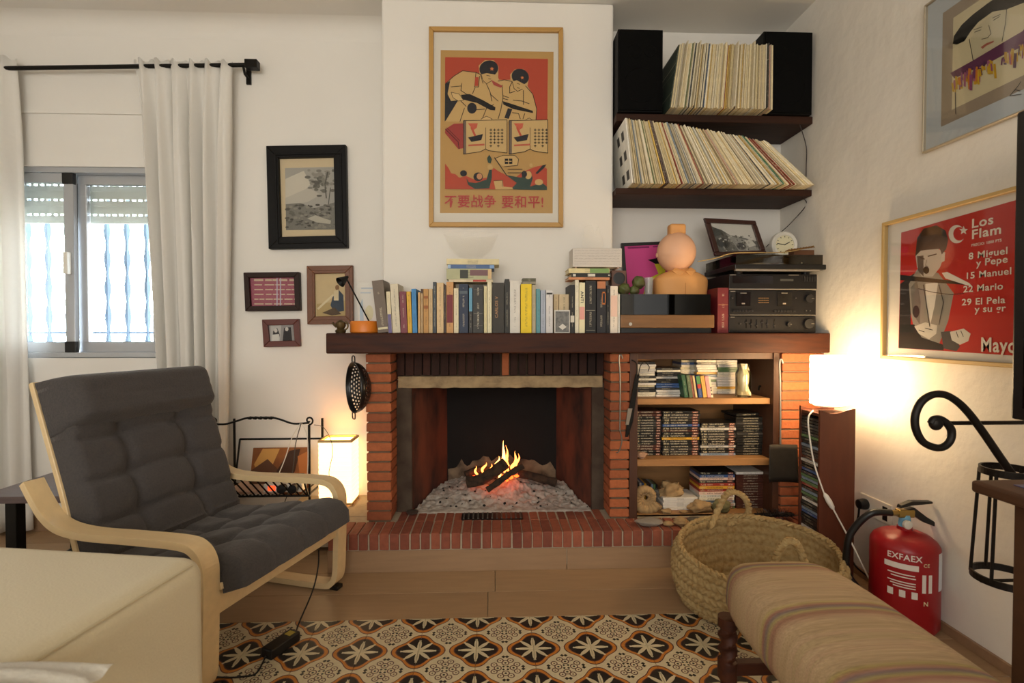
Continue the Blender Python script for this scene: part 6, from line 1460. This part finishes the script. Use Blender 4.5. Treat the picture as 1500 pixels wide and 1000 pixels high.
# guns drawn as simple dark bars
ar.poly(BLK, A([(270, 530), (370, 520), (520, 590), (660, 670), (655, 705), (600, 700), (450, 620), (360, 600), (290, 580)])); ar.ell(DK, *z1(395, 680), 7, 8)
ar.poly(BLK, A([(740, 600), (870, 640), (1080, 710), (1085, 735), (980, 715), (860, 690), (750, 640)])); ar.poly(DK, A([(800, 680), (850, 690), (810, 800), (760, 790)]))
for p in ([(160, 500), (250, 520), (300, 590), (240, 600), (180, 560)], [(500, 800), (560, 770), (620, 800), (610, 890), (540, 900), (500, 860)], [(985, 820), (1040, 790), (1100, 830), (1080, 890), (1000, 880)]):
    ar.poly('#cdae78', A(p)); ar.line(BLK, A(p + p[:1]), .7)
# books
ar.poly('#9b3f3b', A([(95, 915), (190, 855), (300, 850), (300, 1000), (310, 1130), (240, 1140), (90, 960)])); ar.line(BLK, A([(95, 915), (240, 1060), (250, 1140)]), .9); ar.line(BLK, A([(110, 900), (260, 1050)]), .7)
PG = '#c6a873'
for x0, x1, xm in ((300, 790, 550), (815, 1250, 1050)):
    ar.poly(PG, A([(x0, 820), (x0 + 200, 810), (x1, 815), (x1, 1185), (x1 - 100, 1175), (xm + 30, 1160), (xm, 1140), (xm - 60, 1170), (x0 + 40, 1195), (x0, 1195)]))
    ar.poly('#6f6156', A([(x0 - 5, 820), (x0 + 30, 818), (x0 + 30, 1200), (x0, 1195)]))
    ar.line(BLK, A([(x0, 820), (x1, 812), (x1, 1185), (x1 - 100, 1172), (xm + 30, 1158), (xm, 1138), (xm - 60, 1170), (x0, 1198), (x0, 820)]), .9); ar.line(BLK, A([(xm, 900), (xm, 1140)]), .7)
    ar.poly('#c2604a', A([(x0 + 50, 850), (x0 + 160, 850), (x0 + 150, 900), (x0 + 110, 930)])); ar.line('#b8543f', A([(x0 + 90, 900), (x0 + 140, 1010)]), 3)
    ar.poly(DK, A([(x0 + 50, 1010), (x0 + 140, 990), (x0 + 220, 970), (x0 + 200, 1040), (x0 + 90, 1060)])); ar.line('#b8604c', A([(x0 + 60, 1100), (x0 + 230, 1090)]), 2.6)
    for c_ in range(4):
        for r_ in range(6 - (c_ % 2)):
            X, Y_ = xm + 45 + c_ * 42, 925 + r_ * 36
            if X < x1 - 15: ar.line(BLK, A([(X, Y_), (X + 26, Y_)]), 1.0); ar.line(BLK, A([(X + 13, Y_ - 12), (X + 13, Y_ + 12)]), 1.0)
# lower red band with figures
ar.poly(REDC, A([(92, 380), (130, 430), (160, 490), (210, 500), (250, 540), (330, 520), (420, 560), (560, 540), (640, 430), (700, 470), (760, 500), (860, 560), (960, 480), (1100, 420), (1180, 400), (1240, 440), (1240, 675), (92, 668)], z2))
ar.poly(GRN, A([(330, 540), (360, 590), (440, 600), (560, 560), (590, 450), (620, 450), (620, 540), (590, 660), (430, 668), (350, 620)], z2)); ar.ell(DK, *z2(465, 530), 7, 6.5); ar.ell('#c08a62', *z2(480, 525), 4, 4.5); ar.ell(DK, *z2(300, 490), 5, 4.5)
ar.ell('#c4a36c', *z2(600, 420), 4, 4); ar.poly(GRN, A([(590, 280), (620, 330), (605, 380), (575, 370), (565, 320)], z2))
ar.poly('#c4a36c', A([(660, 320), (740, 290), (880, 290), (920, 330), (910, 400), (760, 415), (720, 400)], z2)); ar.line(BLK, A([(650, 315), (790, 520)], z2), 1.2); ar.line(BLK, A([(660, 320), (740, 290), (880, 290), (920, 330), (910, 400), (760, 415)], z2), .8); ar.rect(BLK, *z2(765, 325), *z2(850, 385)); ar.line('#c4a36c', A([(775, 355), (840, 355)], z2), 1.2); ar.line('#c4a36c', A([(808, 328), (808, 382)], z2), 1.2)
ar.poly(GRN, A([(780, 510), (950, 540), (990, 480), (1060, 470), (1080, 550), (1050, 640), (1110, 620), (1190, 600), (1240, 640), (1240, 678), (830, 672), (900, 600)], z2)); ar.ell('#c4a36c', *z2(1030, 510), 5, 6); ar.ell('#c4a36c', *z2(1150, 590), 6, 4.5); ar.ell(DK, *z2(985, 500), 4, 5); ar.poly(DK, A([(1110, 490), (1190, 400), (1235, 390), (1200, 440), (1130, 500)], z2)); ar.ell(LT, *z2(1060, 400), 2.5, 3)
ar.poly(LT, A([(640, 575), (740, 570), (750, 640), (850, 650), (860, 672), (660, 672)], z2)); ar.line(BLK, A([(640, 575), (740, 570), (735, 640)], z2), .7)
for k in range(2): ar.line(BLK, A([(800, 445 + 40 * k), (960, 445 + 40 * k)], z2), 1.0)
ar.text('#b0423f', '不要战争', *z2(82, 862), 19.5, .014, sx=.96); ar.text('#b0423f', '要和平!', *z2(725, 868), 19.5, .014, sx=.96)
ar.done('poster_print', t)
# --- black framed engraving
bf = mat('black_moulding', '#0b0a0a', .5, spec=.2)
t, ar = frame_back('framed_engraving', 'large black framed landscape engraving on the left wall', [(394, 217), (509, 215), (511.5, 364), (397.5, 366)], 17.5, bf, YB, .04, mat_in=mat('engraving_paper', '#cdbb98', .8), group='pictures on the left wall', lip=.004)
ar.poly('#a3a097', [(417.5, 246), (490, 244.5), (492, 336), (419, 337)])
ar.poly('#c4beae', [(418, 262), (445, 250), (455, 270), (440, 285), (418, 290)]); ar.poly('#b5b0a3', [(418, 290), (452, 275), (470, 285), (450, 296), (418, 300)])
er = random.Random(9)
for k in range(60):
    x, y = er.gauss(472, 10), er.gauss(264, 9)
    if 440 < x < 489 and 247 < y < 292: ar.ell(er.choice(['#6a6860', '#7d7b72', '#5a5952', '#8e8b81']), x, y, er.uniform(2, 5), er.uniform(1.5, 3), 8)
ar.line('#55534c', [(478, 290), (476, 270), (480, 252)], 1.6); ar.line('#55534c', [(481, 300), (484, 275)], 1.2)
ar.poly('#7a7870', [(418.5, 299), (440, 297), (460, 305), (491, 296), (492, 336), (419, 337)])
for k in range(110):
    x, y = er.uniform(420, 490), er.uniform(300, 335); ar.ell(er.choice(['#55534c', '#66645c', '#8b887d', '#4a4842']), x, y, er.uniform(1, 4), er.uniform(.8, 2), 7)
ar.poly('#b0ab9c', [(450, 320), (462, 315), (470, 318), (485, 323), (484, 328), (465, 326)])
ar.done('engraving_print', t)
# --- three small ones
t, ar = frame_back('framed_red_print', 'dark brown frame with red and white print on the left wall', [(360.5, 400), (441, 399), (442.5, 455), (363, 456)], 7.5, mat('dark_brown_frame', '#2a1914', .5, spec=.25), YB, .035, mat_in=mat('print_red', '#96485a', .6), group='pictures on the left wall')
for r_ in range(6):
    x = 373
    while x < 432:
        L = er.uniform(5, 14); ar.line('#c9b59a', [(x, 410 + r_ * 7), (min(x + L, 433), 410 + r_ * 7)], 1.6 if r_ else 3); x += L + er.uniform(2, 5)
for x in (405, 410): ar.rect('#b9b0c4', x, 407, x + 1.6, 449)
ar.done('print', t)
t, ar = frame_back('framed_small_photo', 'small reddish brown frame with black and white photo on the left wall', [(386, 468), (440, 467), (442, 507), (388.5, 508)], 8.5, mat('reddish_frame', '#5c2a22', .4), YB, .025, mat_in=mat('photo_grey', '#8d8a88', .5), group='pictures on the left wall')
ar.poly('#b9b6b2', [(396, 476), (412, 476), (410, 499), (396, 499)]); ar.poly('#3c3a3c', [(400, 485), (406, 480), (410, 490), (408, 499), (399, 499)]); ar.poly('#2f2d30', [(416, 480), (426, 479), (428, 499), (414, 499)]); ar.ell('#c9c6c0', 404, 484, 2.5, 3); ar.ell('#c9c6c0', 420, 482, 2.5, 3); ar.poly('#d0cdc6', [(399, 490), (409, 489), (409, 499), (398, 499)])
ar.done('photo_print', t)
t, ar = frame_back('framed_figure_print', 'brown wooden frame with standing figure print behind the desk lamp', [(451, 390), (518, 389), (519, 474), (452, 475)], 11.5, mat('brown_wood_frame', '#6b3f22', .45, var=.3, scale=40), YB, .025, mat_in=mat('aged_paper', '#c9b48a', .8), group='pictures on the left wall', lip=.002)
ar.poly('#b7a070', [(464, 445), (508, 440), (508, 463), (464, 463)]); ar.poly('#3f4a58', [(488, 432), (496, 424), (503, 432), (504, 455), (490, 458), (484, 447)]); ar.ell('#8a6a4a', 494, 421, 3, 4); ar.poly('#d6c7a2', [(489, 426), (496, 424), (496, 440), (489, 440)]); ar.line('#d9cba8', [(466, 452), (488, 432)], 3); ar.poly('#5a4a3a', [(472, 458), (490, 450), (500, 460), (486, 462)])
ar.done('print', t)
# ------------------------------------------------------------------ pictures on the right wall
def frame_right(name, label, outer, wpx, wm, dep=.03, mount='#d9d6cf'):
    t = thing(name, label, 'poster', WX(*outer[3]))
    def W_(p, k=0): return wx(p[0], p[1], XR) + Vector((-k, 0, 0))
    Q = [W_(p) for p in outer]; c = sum(Q, Vector()) / 4
    def ins(d): # shrink in the plane by metres
        out = []
        for k in range(4):
            p = Q[k]; a = (Q[(k + 1) % 4] - p).normalized(); b = (Q[(k - 1) % 4] - p).normalized(); out.append(p + (a + b) * d)
        return out
    I = ins(wpx)
    for k in range(4): obj('frame_rail', MB().prism([Q[k] + Vector((-.002, 0, 0)), Q[(k + 1) % 4] + Vector((-.002, 0, 0)), I[(k + 1) % 4] + Vector((-.002, 0, 0)), I[k] + Vector((-.002, 0, 0))], (-dep + .002, 0, 0)), wm, t, bevel=.002, seg=1)
    obj('backing', MB().prism([p + Vector((-.003, 0, 0)) for p in I], (-dep * .3, 0, 0)), mat('mount_' + mount.strip('#'), mount, .8), t)
    obj('glass_pane', MB().prism([p + Vector((-dep * .7, 0, 0)) for p in I], (-.0015, 0, 0)), glass_mat('picture_glass', '#ffffff', .02, .05, .16), t)
    return t, (lambda x, y, k: wx(x, y, XR) + Vector((-.0033 - dep * .3 - k, 0, 0)))
def zr(X, Y): return (1290 + X / 3.705, 270 + Y / 3.705)
# corners: left edge x~1301, runs towards the camera
L0, L1 = wx(1302, 326.5, XR), wx(1298, 525, XR); yl = (L0.y + L1.y) / 2; zt_, zb_ = L0.z, L1.z; yr_ = yl - .72
def px_of(Pn):
    v = CM.transposed() @ (Pn - Vector((0, 0, CAMH))); return (750 + F * v.x / -v.z, 500 - F * v.y / -v.z)
oc = [px_of(Vector((XR, yl, zt_))), px_of(Vector((XR, yr_, zt_))), px_of(Vector((XR, yr_, zb_))), px_of(Vector((XR, yl, zb_)))]
t, pj = frame_right('framed_concert_poster', 'oak framed red concert poster with singing person on the right wall', oc, .014, mat('pale_oak_frame', '#c8a86c', .5, var=.1, scale=6))
ar = Art(pj); REDP, WH, BK_ = '#b3261e', '#d8d4cc', '#1d1a19'
B = lambda L: [zr(*p) for p in L]
br_ = px_of(Vector((XR, yr_ + .035, zt_ - .035))); bb = px_of(Vector((XR, yr_ + .035, zb_ + .035)))
ar.poly(REDP, B([(128, 262)]) + [br_, bb] + B([(112, 888)]))
ar.poly('#2a2322', B([(122, 540), (200, 480), (180, 600), (180, 760), (230, 890), (115, 886)])); ar.poly('#8f8a82', B([(170, 540), (215, 460), (330, 480), (415, 590), (385, 740), (330, 880), (220, 880), (180, 700)])); ar.poly(WH, B([(260, 540), (330, 530), (310, 660), (285, 770), (262, 620)]))
ar.poly('#b9b4aa', B([(205, 380), (235, 350), (330, 350), (370, 370), (340, 450), (300, 500), (240, 500), (215, 450)])); ar.poly('#56504c', B([(215, 390), (250, 385), (250, 500), (220, 470)]))
ar.poly(BK_, B([(205, 390), (215, 290), (250, 240), (320, 222), (370, 250), (385, 300), (375, 350), (350, 380), (340, 350), (270, 355), (235, 360)])); ar.ell(BK_, *zr(265, 465), 4.5, 5.5); ar.line(BK_, B([(230, 395), (255, 405)]), 1.5); ar.line(BK_, B([(275, 390), (320, 378)]), 1.6)
ar.poly(BK_, B([(122, 490), (340, 515), (480, 530), (480, 545), (340, 535), (122, 520)])); ar.poly(WH, B([(350, 480), (380, 475), (500, 535), (515, 552), (490, 548), (370, 510)])); ar.line(BK_, B([(200, 560), (300, 585), (400, 598), (470, 592)]), .9)
ar.poly(BK_, B([(120, 760), (200, 760), (240, 830), (360, 870), (360, 900), (115, 888)])); ar.poly('#c9c4ba', B([(200, 770), (260, 748), (325, 765), (320, 810), (280, 840), (225, 810)])); ar.poly('#4a4543', B([(345, 800), (400, 795), (450, 880), (430, 905), (360, 890)])); ar.poly('#c9c4ba', B([(395, 800), (470, 782), (508, 810), (495, 850), (450, 870), (405, 845)]))
for a in ([(430, 800), (440, 830)], [(455, 795), (468, 825)], [(260, 780), (300, 790)], [(225, 790), (255, 800)]): ar.line(BK_, B(a), 1.0)
ar.poly('#c2bdb3', B([(350, 380), (368, 372), (366, 415), (345, 425)])); ar.poly('#2f2a28', B([(240, 300), (290, 250), (340, 250), (300, 300), (250, 345)])); ar.line('#8a857c', B([(268, 410), (262, 440), (275, 446)]), 1.2); ar.poly('#6f6a64', B([(180, 560), (215, 520), (235, 640), (230, 760), (190, 700)])); ar.line('#3b3735', B([(335, 545), (360, 640), (335, 760)]), 1.2); ar.line('#3b3735', B([(250, 545), (265, 640), (285, 770)]), 1.2); ar.ell('#2c2625', *zr(210, 690), 5, 9)
ar.ell(WH, *zr(432, 270), 12, 13.5); ar.ell(REDP, *zr(447, 268), 9, 10); ar.star(WH, *zr(470, 250), 7)
def rt(body, X, Y_, size, bold, sx=1.0):
    x, y_ = zr(X, Y_); P0 = pj(x, y_, ar.k * ar.step); ar.c('#ddd8ce'); vs, fs = textmesh(body, size, bold)
    ar.mb.add([P0 + Vector((0, -v.x * sx, v.y)) for v in vs], fs); ar.k += 1
rt('Los', 512, 238, .043, .022, 1.2); rt('Flam', 512, 297, .043, .022, 1.2); rt('PRECIO: 1000 PTS', 512, 338, .0125, .02)
rt('8 Miguel', 497, 408, .032, .018, 1.15); rt('y Pepe', 540, 445, .032, .018, 1.15); rt('15 Manuel', 478, 514, .031, .018, 1.15); rt('22 Mario', 468, 586, .031, .018, 1.15); rt('29 El Pela', 460, 656, .031, .018, 1.15); rt('y su gr', 532, 694, .031, .018, 1.15); rt('Mayo', 562, 905, .066, .02, .78)
ar.done('poster_print', t)
def zp(X, Y): return (1350 + X / 4.347, Y / 4.347)
L0, L1 = wx(1357, 11, XR), wx(1357, 225, XR); yl = L1.y; yr_ = yl - .78
oc = [px_of(Vector((XR, yl, L0.z))), px_of(Vector((XR, yr_, L0.z))), px_of(Vector((XR, yr_, L1.z))), px_of(Vector((XR, yl, L1.z)))]
t, pj = frame_right('framed_portrait_drawing', 'thin framed drawing of a hatted face above the red poster', oc, .007, mat('thin_steel_frame', '#b7ab95', .4, metal=.4), .02, '#b4bcc0')
ar = Art(pj)
def quad(c, i):  # inner rectangle inset by i metres
    ar.c(c); e = Vector((-.0063 - .006 - ar.k * ar.step, 0, 0)); e = Vector((pj(1400, 100, ar.k * ar.step).x, 0, 0))
    ar.mb.add([(e.x, yl - i, L0.z - i), (e.x, yr_ + i, L0.z - i), (e.x, yr_ + i, L1.z + i), (e.x, yl - i, L1.z + i)], [(0, 1, 2, 3)]); ar.k += 1
quad('#958876', .072); quad('#c9bf9c', .115)
C = lambda L: [zp(*p) for p in L]
ar.poly('#bdb596', C([(330, 250), (380, 160), (470, 90), (560, 55), (575, 120), (540, 250), (500, 290), (345, 385)])); ar.line('#2a2723', C([(320, 250), (335, 330), (345, 385)]), 1.2); ar.line('#2a2723', C([(560, 60), (552, 150), (530, 265)]), 1.0)
ar.poly('#14120f', C([(215, 280), (222, 230), (270, 160), (340, 95), (440, 20), (500, -20), (690, -40), (690, 10), (560, 60), (470, 75), (380, 140), (330, 200), (290, 262), (240, 285)]))
for a in ([(355, 205), (395, 190)], [(350, 190), (400, 172)], [(475, 130), (515, 105)], [(470, 115), (520, 92)], [(400, 250), (440, 240)], [(445, 160), (460, 215), (440, 238)]): ar.line('#4a4438', C(a), 1.0)
ar.poly('#9a5a4a', C([(395, 300), (430, 275), (480, 258), (475, 270), (430, 292), (405, 312)]))
far = [px_of(Vector((XR, yr_ + .12, z_))) for z_ in (L0.z - .10, L0.z - .22)]
ar.poly('#5f3350', C([(200, 465), (345, 385), (530, 275), (660, 200)]) + [far[0], far[1]] + C([(660, 300), (560, 340), (430, 410), (330, 450), (225, 500)]))
pr_ = random.Random(14)
for k in range(70):
    u = pr_.random(); X = 215 + u * 460; Y_ = 480 - u * 215 + pr_.uniform(10, 60); L = pr_.uniform(20, 90); ar.line(pr_.choice(['#6b3a5c', '#b9921f', '#c7a42c', '#8a4a70', '#c09a2a', '#a0607a', '#4d2c48', '#c4772e']), C([(X, Y_), (X + pr_.uniform(-8, 8), Y_ + L)]), pr_.uniform(1.5, 4.5))
ar.line('#3a2a30', C([(235, 590), (238, 725)]), 1.4)
for a in ([(585, 610), (640, 545), (655, 520)], [(585, 610), (660, 600)], [(620, 570), (650, 580)]): ar.line('#2a2723', C(a), 1.0)
ar.done('drawing', t)
